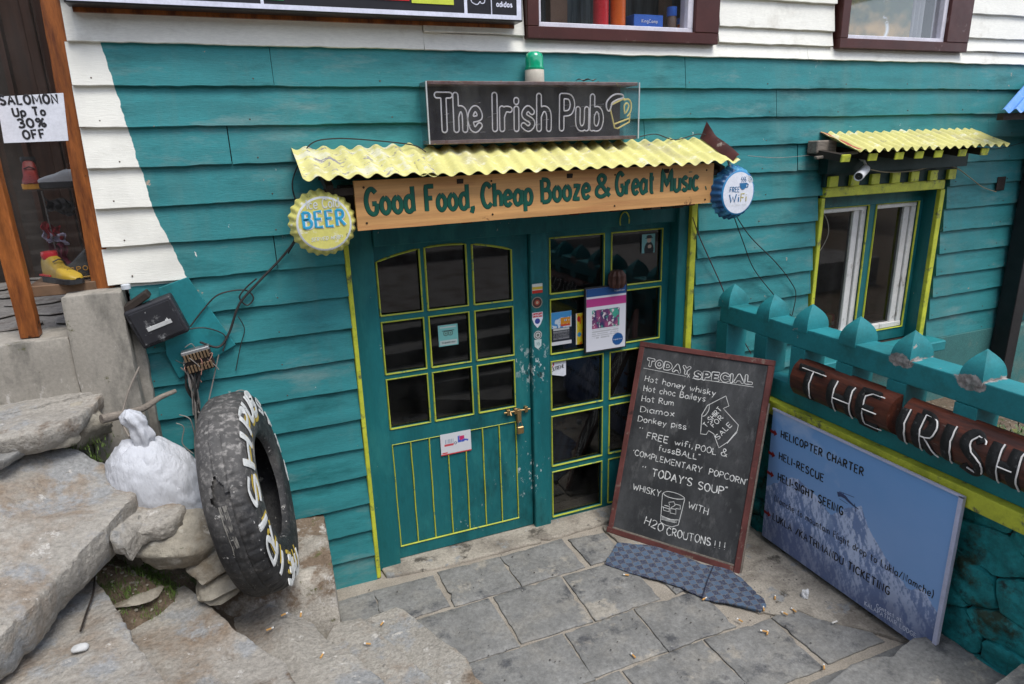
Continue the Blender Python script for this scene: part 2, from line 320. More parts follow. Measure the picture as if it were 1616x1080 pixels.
# ---- printed type
def typ(body, size, m4, m, name='lettering', parent=None, xs=1., align='LEFT', depth=.0006, bold=0., shear=0):
    cu = D.curves.new('t', 'FONT'); cu.body = body; cu.size = size; cu.align_x = align; cu.extrude = depth; cu.offset = bold; cu.resolution_u = 2; cu.shear = shear
    o = D.objects.new('t', cu); me = D.meshes.new_from_object(o); D.objects.remove(o)
    me.transform(m4 @ Matrix.Diagonal((xs, 1, 1, 1))); me.materials.clear(); me.materials.append(m); me.name = name
    return link(D.objects.new(name, me), parent)
def typ_fit(body, p0, p1, cap, PM, m, parent=None, name='lettering', bold=0., shear=0, lift=.001):
    """printed lettering whose baseline runs from p0 to p1 (plane coordinates) with the given cap height"""
    r = cap * (.066 + min(bold, .03) * 1.1); L = math.hypot(p1[0] - p0[0], p1[1] - p0[1]); k = r / L
    a = (p0[0] + (p1[0] - p0[0]) * k, p0[1] + (p1[1] - p0[1]) * k + r); b = (p1[0] - (p1[0] - p0[0]) * k, p1[1] - (p1[1] - p0[1]) * k + r)
    P = hand(body, a, b, cap - 2 * r, gap=.27)
    if shear: P = [[(x + (z - p0[1]) * shear, z) for x, z in q] for q in P]
    return strokes(P, r, PM, lift, min(.2, .0009 / r), 6).build(name, m, parent)

# ---- single-stroke hand lettering (unit cap height); 's' strokes are smoothed
G = {
 'A': (.6, ['0,0 .3,1 .6,0', '.12,.36 .48,.36']), 'B': (.52, ['0,0 0,1', 's0,1 .34,.96 .44,.77 .32,.56 0,.53', 's0,.53 .4,.5 .52,.27 .38,.03 0,0']),
 'C': (.54, ['s.54,.82 .32,1 .1,.86 0,.5 .1,.14 .32,0 .56,.16']), 'D': (.54, ['0,0 0,1', 's0,1 .32,.94 .54,.65 .54,.35 .32,.06 0,0']),
 'E': (.45, ['.45,1 0,1 0,0 .45,0', '0,.52 .38,.52']), 'F': (.42, ['.44,1 0,1 0,0', '0,.52 .34,.52']),
 'G': (.56, ['s.53,.84 .32,1 .1,.86 0,.5 .1,.14 .32,0 .5,.1 .55,.42', '.55,.42 .3,.42']), 'H': (.5, ['0,0 0,1', '.5,0 .5,1', '0,.5 .5,.5']),
 'I': (.02, ['0,0 0,1']), 'J': (.4, ['s.4,1 .4,.2 .2,0 0,.18']), 'K': (.5, ['0,0 0,1', '.46,1 0,.42', '.12,.56 .5,0']), 'L': (.42, ['0,1 0,0 .42,0']),
 'M': (.74, ['0,0 .03,1 .37,.28 .71,1 .74,0']), 'N': (.52, ['0,0 0,1 .52,0 .52,1']), 'O': (.56, ['s.28,1 .06,.8 0,.5 .06,.2 .28,0 .5,.2 .56,.5 .5,.8 .28,1']),
 'P': (.48, ['0,0 0,1', 's0,1 .36,.97 .48,.74 .36,.5 0,.46']), 'R': (.5, ['0,0 0,1', 's0,1 .34,.97 .46,.76 .34,.52 0,.48', '.16,.48 .52,0']),
 'S': (.48, ['s.46,.84 .26,1 .05,.84 .06,.62 .42,.4 .46,.16 .24,0 0,.14']), 'T': (.56, ['0,1 .56,1', '.28,1 .28,0']), 'U': (.52, ['s0,1 0,.3 .1,.04 .26,0 .44,.06 .52,.3 .52,1']),
 'V': (.56, ['0,1 .28,0 .56,1']), 'W': (.76, ['0,1 .2,0 .38,.7 .56,0 .76,1']), 'Y': (.54, ['0,1 .27,.5 .54,1', '.27,.5 .27,0']), 'X': (.5, ['0,1 .5,0', '.5,1 0,0']), 'Z': (.5, ['0,1 .5,1 0,0 .5,0']),
 'a': (.46, ['s.42,.48 .22,.62 .03,.44 .02,.16 .18,0 .36,.1 .42,.28', '.44,.63 .44,.1 .5,0']), 'b': (.42, ['0,1 0,0', 's0,.4 .14,.6 .34,.56 .43,.3 .34,.04 .14,0 0,.14']),
 'c': (.38, ['s.38,.52 .2,.62 .04,.5 0,.3 .05,.1 .2,0 .4,.1']), 'd': (.42, ['.42,1 .42,0', 's.42,.46 .26,.62 .06,.52 0,.28 .08,.04 .26,0 .42,.16']),
 'e': (.42, ['s.03,.3 .42,.36 .36,.56 .2,.62 .04,.48 0,.28 .08,.06 .24,0 .42,.12']), 'f': (.32, ['s.34,.94 .2,1 .1,.84 .1,.4 .1,0', '0,.58 .28,.58']),
 'g': (.42, ['s.42,.5 .24,.62 .05,.5 .02,.24 .2,.08 .42,.24', 's.42,.6 .42,-.1 .26,-.3 .04,-.2']), 'h': (.4, ['0,1 0,0', 's0,.38 .14,.6 .32,.58 .4,.4 .4,0']),
 'i': (.02, ['0,.6 0,0', '0,.82 0,.86']), 'k': (.38, ['0,1 0,0', '.34,.6 0,.26', '.1,.36 .38,0']), 'l': (.02, ['0,1 0,0']), 'm': (.62, ['0,.6 0,0', 's0,.4 .14,.6 .28,.54 .31,.36 .31,0', 's.31,.4 .44,.6 .58,.54 .62,.36 .62,0']),
 'n': (.4, ['0,.6 0,0', 's0,.38 .14,.6 .32,.58 .4,.4 .4,0']), 'o': (.42, ['s.21,.62 .04,.48 0,.3 .04,.12 .21,0 .38,.12 .42,.3 .38,.48 .21,.62']), 'p': (.42, ['0,.6 0,-.32', 's0,.4 .14,.6 .34,.56 .43,.3 .34,.04 .14,0 0,.14']),
 'r': (.3, ['0,.6 0,0', 's0,.36 .12,.58 .3,.58']), 's': (.36, ['s.34,.52 .18,.62 .04,.5 .06,.38 .32,.24 .34,.1 .18,0 0,.1']), 't': (.36, ['s.17,.92 .17,.3 .20,.03 .34,.03', '0,.64 .37,.64']),
 'u': (.4, ['s0,.6 0,.2 .08,.03 .22,0 .36,.1 .4,.3', '.4,.6 .4,0']), 'v': (.4, ['0,.6 .2,0 .4,.6']), 'w': (.56, ['0,.6 .14,0 .28,.46 .42,0 .56,.6']), 'x': (.38, ['0,.6 .38,0', '.38,.6 0,0']), 'y': (.4, ['0,.6 .2,.06', '.42,.6 .08,-.32']),
 'z': (.38, ['0,.6 .38,.6 0,0 .38,0']), '0': (.5, ['s.25,1 .05,.8 0,.5 .05,.2 .25,0 .45,.2 .5,.5 .45,.8 .25,1']), '2': (.46, ['s0,.8 .12,.98 .34,.96 .44,.76 .36,.5 0,0', '0,0 .48,0']), '3': (.44, ['s0,.88 .22,1 .42,.8 .34,.58 .16,.52', 's.16,.52 .42,.44 .44,.16 .22,0 0,.12']),
 '4': (.5, ['.36,0 .36,1 0,.34 .5,.34']), '5': (.46, ['.44,1 .06,1 .04,.58', 's.04,.58 .3,.64 .46,.4 .36,.06 .14,0 0,.12']), ',': (.08, ['s.06,.08 .08,-.04 0,-.2']), '.': (.04, ['0,.02 .03,.05']), "'": (.06, ['.05,1.02 0,.8']), '"': (.16, ['.02,1.02 0,.82', '.15,1.02 .12,.82']),
 '!': (.02, ['0,1 0,.3', '0,.04 0,.08']), '&': (.56, ['s.56,.0 .3,.42 .1,.8 .22,1 .38,.86 .3,.62 .06,.42 .02,.14 .2,0 .42,.12 .54,.4']), '-': (.3, ['0,.42 .3,.42']), ' ': (.26, []), '/': (.4, ['0,0 .4,1']), '%': (.7, ['.6,1 .1,0', 's.15,1 0,.8 .15,.6 .3,.8 .15,1', 's.55,.4 .4,.2 .55,0 .7,.2 .55,.4']), ':': (.04, ['0,.08 .02,.1', '0,.5 .02,.52']), ')': (.12, ['s0,1.1 .12,.5 0,-.1']), '1': (.2, ['0,.8 .18,1 .18,0']), '(': (.12, ['s.12,1.1 0,.5 .12,-.1']),
}
def smooth_pts(P, k=5):
    out = []; n = len(P); closed = (P[0] == P[-1])
    for i in range(n - 1):
        p0 = P[i - 1] if i > 0 else (P[-2] if closed else P[0]); p1, p2 = P[i], P[i + 1]; p3 = P[i + 2] if i + 2 < n else (P[1] if closed else P[-1])
        for j in range(k):
            t = j / k; out.append(tuple(.5 * (2 * b + (c - a) * t + (2 * a - 5 * b + 4 * c - d) * t * t + (-a + 3 * b - 3 * c + d) * t ** 3) for a, b, c, d in zip(p0, p1, p2, p3)))
    out.append(P[-1]); return out
def glyph(ch):
    w, st = G[ch]; res = []
    for s_ in st:
        sm = s_[0] == 's'; P = [tuple(float(a) for a in q.split(',')) for q in s_.lstrip('s').split()]
        res.append(smooth_pts(P) if sm else P)
    return w, res
def hand(text, p0, p1, cap, gap=.2, jit=0., rnd=random.Random(3)):
    """polylines in plane coordinates with the baseline from p0 to p1"""
    x = 0; items = []
    for ch in text:
        w, st = glyph(ch); items.append((x, st)); x += w + gap
    tot = x - gap; dx, dy = p1[0] - p0[0], p1[1] - p0[1]; L = math.hypot(dx, dy); ux, uy = dx / L, dy / L; sx = L / tot
    out = []
    for gx, st in items:
        jy = rnd.uniform(-jit, jit) * cap; ja = rnd.uniform(-jit, jit); js = 1 + rnd.uniform(-jit, jit)
        for P in st:
            out.append([(p0[0] + (gx + a) * sx * ux - (b * js * cap + jy) * uy - 0 + ja * b * cap * .5 * ux, p0[1] + (gx + a) * sx * uy + (b * js * cap + jy) * ux) for a, b in P])
    return out
def densify(P, d):
    out = [P[0]]
    for a, b in zip(P, P[1:]):
        k = max(1, int(math.hypot(b[0] - a[0], b[1] - a[1]) / d))
        for j in range(1, k + 1): out.append((a[0] + (b[0] - a[0]) * j / k, a[1] + (b[1] - a[1]) * j / k))
    return out
def outline(polys, dist, res):
    """closed contours at a distance around strokes (marching squares with numpy)"""
    A = np.array([(a[0], a[1], b[0], b[1]) for P in polys for a, b in zip(P, P[1:])])
    x0, x1 = min(A[:, 0].min(), A[:, 2].min()) - dist * 2, max(A[:, 0].max(), A[:, 2].max()) + dist * 2
    y0, y1 = min(A[:, 1].min(), A[:, 3].min()) - dist * 2, max(A[:, 1].max(), A[:, 3].max()) + dist * 2
    X, Y = np.meshgrid(np.arange(x0, x1, res), np.arange(y0, y1, res), indexing='ij'); F = np.full(X.shape, 9.)
    for a0, a1, b0, b1 in A:
        dx, dy = b0 - a0, b1 - a1; L = dx * dx + dy * dy + 1e-12; t = np.clip(((X - a0) * dx + (Y - a1) * dy) / L, 0, 1)
        F = np.minimum(F, np.hypot(X - a0 - t * dx, Y - a1 - t * dy))
    F = F - dist; pt = {}; adj = {}
    for i, j in np.argwhere(np.abs(F[:-1, :-1]) < res * 3):
        c = ((i, j), (i + 1, j), (i + 1, j + 1), (i, j + 1)); s = [F[p] < 0 for p in c]
        es = [k for k in range(4) if s[k] != s[(k + 1) % 4]]; ks = []
        for k in es:
            p, q = sorted((c[k], c[(k + 1) % 4])); t = F[p] / (F[p] - F[q]); key = (p, q); ks.append(key)
            pt[key] = (X[p] + (X[q] - X[p]) * t, Y[p] + (Y[q] - Y[p]) * t)
        for a in range(0, len(ks) - 1, 2):
            adj.setdefault(ks[a], []).append(ks[a + 1]); adj.setdefault(ks[a + 1], []).append(ks[a])
    out = []; used = set()
    for k0 in adj:
        if k0 in used: continue
        P = []; k = k0
        while k is not None:
            used.add(k); P.append(pt[k]); k = next((q for q in adj[k] if q not in used), None)
        if len(P) > 6: out.append(P[::2] + [P[0]])
    return out
def strokes(polys, r, PM, lift=0., flat=.3, n=5, mb=None, d=None, vary=0):
    mb = mb or MB(); N = (PM.to_3x3() @ Vector((0, 0, 1))).normalized()
    for P in polys:
        if d: P = densify(P, d)
        f_ = (lambda t, P=P: r * (1 + vary * fn((P[0][0] * 40 + t * 3, P[0][1] * 40, t * 4), 1.3))) if vary else r
        mb.tube([PM @ Vector((a, b, lift)) for a, b in P], f_, n, flat, N)
    return mb

# ---- flat printed pictures: a grid with one colour per vertex
def picture(name, w, h, PM, u0, v0, nx, ny, fnc, parent=None, lift=.0012, thick=0):
    mb = MB(); mb.grid(nx, ny, lambda a, b: PM @ Vector((u0 + a * w, v0 + b * h, lift)))
    me = D.meshes.new(name); me.from_pydata(mb.v, [], mb.f); at = me.color_attributes.new('print', 'FLOAT_COLOR', 'POINT')
    cols = np.ones((len(mb.v), 4)); k = 0
    A, B = np.meshgrid(np.linspace(0, 1, nx + 1), np.linspace(0, 1, ny + 1)); c = fnc(A, B); cols[:, :3] = c.reshape(-1, 3)
    at.data.foreach_set('color', cols.ravel()); me.materials.append(print_mat()); return link(D.objects.new(name, me), parent)
def print_mat():
    if 'printed_ink' in MATS: return MATS['printed_ink']
    m = D.materials.new('printed_ink'); m.use_nodes = True; nt = m.node_tree; a = NN(nt, 'ShaderNodeAttribute', attribute_name='print')
    nt.links.new(a.outputs['Color'], nt.nodes['Principled BSDF'].inputs['Base Color']); nt.nodes['Principled BSDF'].inputs['Roughness'].default_value = .45; MATS['printed_ink'] = m; return m
def vnoise(A, B, seed, octv=5, s=4.):
    r = np.random.RandomState(seed); out = np.zeros_like(A); amp = 1; tot = 0
    for o in range(octv):
        n = int(s * 2 ** o) + 3; g = r.rand(n, n); x = A * (n - 2); y = B * (n - 2); i = x.astype(int); j = y.astype(int); fx = x - i; fy = y - j; fx = fx * fx * (3 - 2 * fx); fy = fy * fy * (3 - 2 * fy)
        v = g[i, j] * (1 - fx) * (1 - fy) + g[i + 1, j] * fx * (1 - fy) + g[i, j + 1] * (1 - fx) * fy + g[i + 1, j + 1] * fx * fy
        out += v * amp; tot += amp; amp *= .55
    return out / tot
def lerpc(a, b, t): return np.asarray(a) * (1 - t[..., None]) + np.asarray(b) * t[..., None]

# =================================================================== THE GROUND
g = MB(); g.add([(-400, -400, -.25), (400, -400, -.25), (400, 400, -.25), (-400, 400, -.25)], [(0, 1, 2, 3)])
struct(g.build('ground', mEARTH))
# sandy mortar bed of the courtyard
mb = MB(); mb.grid(60, 50, lambda a, b: (.1 + a * 2.6, .2 - b * 2.4, -.004 + .004 * fn((a * 3, b * 3, 0), 3)))
court = struct(mb.build('courtyard_paving', mMORT, smooth=1))
mb = MB(); mb.box(.1, 2.7, -2.2, .2, -.2, -.012); mb.build('mortar_bed', mMORT, court)
# slate flags
def flag(poly, seed, m=mSLATE, name='paving_stone', up=.006, parent=None):
    P = []
    cx = sum(p[0] for p in poly) / len(poly); cy = sum(p[1] for p in poly) / len(poly)
    for x, y, z in poly:
        dx, dy = cx - x, cy - y; L = math.hypot(dx, dy); P.append((x + dx / L * .007, y + dy / L * .007, up))
    return slab(P, .03, .003, .03, seed, .005, .006, 5).build(name, m, parent or court, smooth=1)
r1 = (0.563,-0.414,0.000)[1]; 
Y1, Y2, Y3, Y4, Y5 = -.115, -.425, -.825, -1.14, -1.50
rows = [((Y1, Y2), [.215, (0.411,-0.234,0.000)[0], .755, 1.135, 1.545]), ((Y2, Y3), [.45, (0.966,-0.678,0.000)[0], (1.367,-0.694,0.000)[0], (1.760,-0.766,0.000)[0]]),
        ((Y3, Y4), [.60, (1.181,-1.025,0.000)[0], (1.575,-1.082,0.000)[0], (1.971,-1.147,0.000)[0]]), ((Y4, Y5), [.95, 1.32, (1.761,-1.357,0.000)[0], (2.148,-1.391,0.000)[0], 2.52])]
k = 0
for (ya, yb), xs in rows:
    for x0, x1 in zip(xs, xs[1:]):
        j = lambda: random.uniform(-.012, .012)
        sk = -.02 if ya == Y1 else 0
        flag([(x0 + j(), ya + j(), 0), (x1 + j(), ya + j(), 0), (x1 + j(), yb + j(), 0), (x0 + j(), yb + j(), 0)], k * 3 + 1); k += 1
for poly in ([(1.56, -.13, 0), (1.80, -.16, 0), (1.79, -.42, 0), (1.56, -.42, 0)], [(1.835, -.44, 0), (2.05, -.5, 0), (2.04, -.80, 0), (1.84, -.82, 0)],
             [(.62, -1.16, 0), (.93, -1.16, 0), (.93, -1.5, 0), (.75, -1.5, 0)], [(2.17, -1.15, 0), (2.50, -1.17, 0), (2.50, -1.38, 0), (2.16, -1.47, 0)]):
    flag(poly, k * 3 + 1); k += 1
for i in range(5): flag([(.7 + i * .4, -1.53, 0), (1.08 + i * .4, -1.53, 0), (1.08 + i * .4, -1.95, 0), (.7 + i * .4, -1.95, 0)], 90 + i)
# poured strips: the threshold and the dusty corner by the fence
slab([(.50, .25, .016), (2.42, .25, .016), (2.42, -.07, .014), (1.5, -.10, .012), (.74, -.085, .012), (.48, -.04, .016)], .05, .004, .03, 40, .01, .012, 10).build('threshold', mDIRTC, court, smooth=1)
slab([(1.80, -.09, .014), (2.62, .04, .016), (2.64, -1.60, .014), (2.30, -1.20, .013), (2.12, -1.12, .010), (2.06, -.82, .009), (1.82, -.43, .010)], .04, .006, .03, 41, .006, .02, 14).build('dusty_strip', mDIRTC, court, smooth=1)

# =================================================================== STEPS AND SLABS
steps = struct(D.objects.new('steps', None)); COL.objects.link(steps)
def st(name, poly, th, seed, m=mCONC, **k): return slab(poly, th, seed=seed, **k).build(name, m, steps, smooth=1)
st('step', [(0.414,-0.390,0.070), (0.476,-0.382,0.070), (0.504,-0.411,0.070), (0.547,-0.506,0.070), (0.607,-0.662,0.070), (0.690,-0.849,0.070), (0.690,-0.982,0.070), (.80, -1.25, .07), (.85, -1.7, .07), (.1, -1.7, .07), (.1, -.8, .07), (.24, -.42, .07)], .12, 1, amp=.014)
st('step', [(0.169,-0.496,0.160), (0.221,-0.492,0.160), (0.290,-0.500,0.160), (0.320,-0.547,0.160), (0.350,-0.643,0.160), (0.400,-0.765,0.160), (0.444,-0.871,0.160), (0.508,-1.026,0.160), (.60, -1.4, .16), (.60, -1.8, .16), (0, -1.8, .16), (0, -.8, .16)], .2, 2, amp=.014)
st('step', [(-0.304,-0.315,0.310), (-0.106,-0.434,0.330), (-0.050,-0.488,0.310), (0.072,-0.581,0.270), (0.111,-0.702,0.270), (0.204,-0.849,0.270), (0.283,-1.026,0.270), (.40, -1.4, .27), (.40, -1.8, .27), (-.3, -1.8, .3), (-.4, -.9, .3)], .25, 3, amp=.014)
st('step', [(-0.562,-0.522,0.520), (-0.408,-0.448,0.520), (-0.336,-0.584,0.520), (-0.270,-0.689,0.510), (-0.207,-0.814,0.500), (-0.132,-0.907,0.470), (-0.051,-1.010,0.450), (.04, -1.4, .42), (.06, -1.9, .42), (-.6, -1.9, .5), (-.62, -.8, .52), (-0.646,-0.606,0.520)], .22, 4, amp=.014)
st('step', [(-0.668,-0.615,0.740), (-0.604,-0.754,0.740), (-0.546,-0.898,0.740), (-0.466,-1.108,0.740), (-0.367,-1.323,0.740), (-.36, -1.7, .74), (-1.3, -1.7, .76), (-1.2, -.9, .76), (-.85, -.62, .75)], .24, 5, amp=.02)
st('cracked_slab', [(-0.470,-0.431,1.020), (-0.514,-0.606,1.010), (-0.572,-0.731,1.000), (-0.673,-0.904,0.970), (-0.728,-1.060,0.960), (-0.786,-1.154,0.950), (-1.15, -1.6, .95), (-1.9, -1.3, 1.1), (-1.9, -.35, 1.25), (-0.944,-0.306,1.220), (-0.818,-0.216,1.200), (-0.647,-0.325,1.100)], .17, 6, amp=.022, inner=22, bottom_in=.05, rim=.012, rough=.005)
st('slab_fragment', [(-0.521,-0.341,0.985), (-0.427,-0.399,0.960), (-0.332,-0.563,0.930), (-0.369,-0.619,0.920), (-0.425,-0.651,0.920), (-0.494,-0.656,0.920), (-0.527,-0.724,0.900), (-0.570,-0.726,0.950)], .07, 7, m=mCONC, amp=.03, res=.012, rough=.006, rim=.012)
st('slate_slab', [(-0.799,-0.298,1.235), (-0.832,-0.426,1.235), (-0.880,-0.517,1.235), (-1.5, -.6, 1.25), (-1.6, -.3, 1.25), (-0.952,-0.262,1.235)], .04, 8, m=mSLATE)
st('terrace_slab', [(-1.9, -.06, 1.34), (-1.045,0.197,1.340), (-.5, -.07, 1.33), (-0.604,-0.113,1.310), (-0.633,-0.238,1.300), (-0.656,-0.364,1.300), (-0.714,-0.424,1.290), (-0.775,-0.457,1.290), (-0.890,-0.461,1.290), (-1.9, -.5, 1.3)], .09, 9, amp=.016, bottom_in=.04)
# the concrete shoulder the tyre stands on
def ledge(a, b):
    x = -.55 + a * .765; y = .0 - b * .50
    z = .455 - .07 * b - (.22 * max(0, (b - .88)) / .12) ** 1.1
    z += .02 * fn((x, y, 0), 6) + .006 * fn((x, y, 0), 30); x2 = x - (.02 * b if a > .95 else 0) + (.006 * fn((y, z, 3), 22) if a > .97 else 0)
    return (x2, y, z)
mb = MB(); mb.grid(50, 46, ledge)
nb = len(mb.v); rowi = [j * 51 + 50 for j in range(47)]
mb.add([mb.v[i] for i in rowi] + [(mb.v[i][0] + .015, mb.v[i][1], -.05) for i in rowi], [(j, j + 1, 48 + j, 47 + j) for j in range(46)])
fr = [46 * 51 + i for i in range(51)]
mb.add([mb.v[i] for i in fr] + [(mb.v[i][0], mb.v[i][1] - .02, -.05) for i in fr], [(j, j + 1, 52 + j, 51 + j) for j in range(50)])
mb.build('tyre_ledge', mCONCM, steps, smooth=1)
# earth under and between the slabs
def earth(a, b):
    x = -2.6 + a * 2.75; y = .05 - b * 2.0
    t = min(1, max(0, (x + .75) / .7)); z = .86 - .76 * t
    if y < -.55: z -= min(.30, (-.55 - y) * 1.6)
    if x < -.8: z += min(.28, (-.8 - x) * .9) if y > -.7 else 0
    z += .05 * fn((x, y, 0), 4) + .02 * fn((x, y, 0), 14) + .008 * fn((x, y, 0), 40)
    return (x, y, z)
mb = MB(); mb.grid(110, 80, earth); stf = struct(mb.build('earth_bank', mEARTH, smooth=1))
mb = MB(); mb.box(-2.6, .13, -1.95, .05, -.2, .02); mb.build('bank_core', mEARTH, stf)
# right hand steps, up to the street
st('step', [(2.348,-1.646,0.120), (2.434,-1.627,0.120), (2.517,-1.615,0.120), (2.633,-1.654,0.120), (2.66, -1.62, .12), (2.66, -2.2, .12), (.9, -2.2, .12), (1.946,-1.655,0.120), (2.141,-1.612,0.120), (2.251,-1.622,0.120)], .16, 20, m=mSLATE, amp=.006)
st('step', [(2.519,-1.988,0.240), (2.66, -1.97, .24), (2.66, -2.4, .24), (1.2, -2.4, .24), (1.2, -2.02, .24), (2.385,-2.002,0.240)], .16, 21, m=mSLATE, amp=.006)
for i in range(3): st('step', [(-1.6, -1.72 - i * .3, .34 + i * .13), (2.66, -2.2 - i * .3, .34 + i * .13), (2.66, -3.4, .34 + i * .13), (-1.6, -3.4, .34 + i * .13)], .2, 23 + i, m=mSLATE, amp=.006, res=.06, inner=8)
mb = MB(); mb.box(-8, 8, -12, -2.9, -.2, .655); struct(mb.build('street', mLANE))

op = thing('opposite_house', 'stone house across the street, seen only as a reflection in the glass', 'house', (1, -10, .6))
m_ = MB(); m_.box(-16, 18, -14.4, -13.2, .0, 6.0); m_.build('wall', mat('opposite_stone', (.17, .15, .13), .9, .4, 3, 0), op)
m_ = MB(); m_.bar((-16.5, -13.3, 6.2), (18.5, -13.3, 6.2), 3.0, .2); m_.build('roof', mGREYW, op)
for i in range(10):
    for z0, z1 in ((1.6, 3.0), (4.0, 5.2)): m_ = MB(); m_.box(-14 + i * 3, -12.8 + i * 3, -13.19, -13.15, z0, z1); m_.build('window', mDARKW, op)
nh = thing('side_light_blocker', 'unseen house-shaped block added on the left to cut the side light', 'house', (-8, -6, .6)); m_ = MB(); m_.box(-11, -6, -11, -2.2, 0, 6.5); m_.build('wall', MATS['opposite_stone'], nh); m_ = MB(); m_.box(-11.4, -5.6, -11.4, -1.9, 6.5, 6.7); m_.build('roof', mGREYW, nh)  # unseen house shape, added to hold back light from the left
ss = MB()
for i in range(9): ss.box(-5, 7, -6.4 - i * .55, -5.9 - i * .55, .60, .80 + i * .14)
ss = struct(ss.build('street_steps', mLANE)); ss['label'] = 'broad steps behind the viewer'
# loose stones and turf beside the slabs
STG = 'loose stones below the cracked slab'
def rock(c, d, seed, lab, rot=0, tilt=0, m=mROCK, amp=.08, sub=4, group=None, name='rock'):
    o = rockmesh(c, d, seed, rot, sub, 12, amp, tilt).build(name, m, smooth=50); tag(o, lab, 'rock', group); return o
rock((-0.374,-0.550,0.797), (.185, .12, .125), 11, 'largest grey-brown boulder, under the broken slab end beside the tyre', .3, .15, group=STG)
rock((-0.268,-0.560,0.664), (.135, .10, .085), 12, 'wedge-shaped stone between the big boulder and the lowest stone', .5, -.35, group=STG)
rock((-0.255,-0.580,0.583), (.12, .10, .048), 13, 'low rounded stone nearest the bottom of the tyre tread', .3, -.15, group=STG)
rock((-0.268,-0.600,0.543), (.09, .08, .03), 18, 'small dark stone at the very bottom of the stone pile', .2, -.1, group=STG)
rock((-0.551,-0.590,0.600), (.105, .055, .02), 14, 'thin flat stone lying on the earth patch', .5, .12, group=STG)
rock((-0.689,-0.200,1.202), (.12, .10, .10), 15, 'mossy pale block wedged under the terrace slab', .2, group=STG)
rock((-0.764,-0.300,1.218), (.10, .10, .06), 17, 'small lump beside the orange scrap under the terrace', .2, group=STG)
rock((-0.579,-0.292,1.030), (.045, .03, .028), 16, 'little rock lying on the slab edge in front of the white sack', .2, group=STG)
rock((-0.602,-0.398,0.660), (.07, .06, .06), 19, 'brown stone in the gap under the slab fragment', .2, group=STG)
rock((-0.641,-1.047,0.760), (.026, .020, .016), 21, 'smooth pale pebble on the dirt-stained step at bottom left', 0, sub=3, amp=.03, m=plain('pale_pebble', (.48, .48, .47), .8), name='pebble')
mb = MB(); rnd = random.Random(5)
for i in range(150):
    cx, cy = rnd.choice([(.0, .0)] * 1 + [(0, 0)]); p = (-0.560,-0.539,0.620)
    x, y = p[0] + rnd.gauss(0, .09), p[1] + rnd.gauss(0, .07); s = rnd.uniform(.003, .010); z = earth((x + 2.6) / 2.75, (.05 - y) / 2.0)[2] + s * .4
    q = rockmesh((x, y, z), (s, s * rnd.uniform(.6, 1), s * .6), i, rnd.random() * 3, 1, 4, .1); mb.add(q.v, q.f)
stuff(mb.build('gravel', mROCK))
mb = MB()
for (px, py, n, sx, sy, z) in ((240, 902, 520, .045, .035, .60), (214, 962, 420, .06, .02, .57), (250, 925, 260, .05, .03, .58), (158, 712, 200, .05, .04, 1.04), (110, 690, 240, .06, .025, 1.12)):
    ox, oy = {240: (-0.517,-0.425,0.600)[:2], 214: (-0.565,-0.606,0.560)[:2], 250: (-0.489,-0.512,0.580)[:2], 158: (-0.704,-0.221,1.100)[:2], 110: (-0.730,-0.254,1.170)[:2]}[px]
    for i in range(n):
        x, y = ox + rnd.gauss(0, sx), oy + rnd.gauss(0, sy); zz = earth((x + 2.6) / 2.75, (.05 - y) / 2.0)[2] if z < 1 else z + rnd.uniform(-.01, .03)
        h = rnd.uniform(.012, .034); a = rnd.random() * 6.3; l = rnd.uniform(0, .015); dx, dy = math.cos(a), math.sin(a); w = .0018
        mb.add([(x - dy * w, y + dx * w, zz), (x + dy * w, y - dx * w, zz), (x + dx * l, y + dy * l, zz + h)], [(0, 1, 2)])
stuff(tag(mb.build('grass', mGRASS), 'short green grass and moss between the broken slabs', 'grass'))
p = (-0.730,-0.280,1.236); mb = MB(); mb.grid(6, 6, lambda a, b: (p[0] - .02 + a * .035, p[1] + .015 * math.sin(a * 7 + b * 3), p[2] - .02 + b * .05 + .008 * math.sin(a * 9)))
tag(mb.build('orange_scrap', plain('orange_plastic', (.65, .10, .02))), 'bright orange crumpled scrap in the moss under the terrace slab', 'litter')

# =================================================================== THE PUB BUILDING
pub = thing('pub_building', 'teal and white clapboard pub building with doors, window and upper shop windows', 'building', (2.4, .2, 0))
ZR = [2.681, 2.523, 2.367, 2.211, 2.052, 1.895, 1.738, 1.580, 1.422, 1.264, 1.106, .943, .783, .627, .462, .303, .147, -.01]
def siding(x0, x1, zb, zt, seed, m=mSIDE, chop=0, name='siding_board'):
    """one clapboard: lower lip stands proud, worn wavy lower edge"""
    n = max(2, int((x1 - x0) / .03)); vs = []
    for i in range(n + 1):
        x = x0 + (x1 - x0) * i / n; w = .0045 * fn((x, zb, 0), 2.2, seed) + .0028 * fn((x, zb, 0), 14, seed); b = .003 * fn((x, zb, 5), 1.5, seed)
        if chop and abs(x - chop) < .03: w += .028 * (1 - abs(x - chop) / .03)
        xx = x + (.006 * fn((zb, 0, 0), 3, seed) if i in (0, n) else 0)
        vs += [(xx, .012, zb + w), (xx, b - .0235, zb + w), (xx, -.0250 + b, zb + w + .002), (xx, -.0145 + b * .7, (zb + zt) / 2), (xx, -.003 + b * .4, zt), (xx, .012, zt)]
    fs = [(i * 6 + k, (i + 1) * 6 + k, (i + 1) * 6 + (k + 1) % 6, i * 6 + (k + 1) % 6) for i in range(n) for k in range(6)] + [tuple(range(6))[::-1], tuple(n * 6 + k for k in range(6))]
    mb = MB(); mb.add(vs, fs); return mb.build(name, m, pub)
LX = {0: -.512, 1: -.515, 2: -.518, 3: -.521, 4: -.524, 5: -.528}
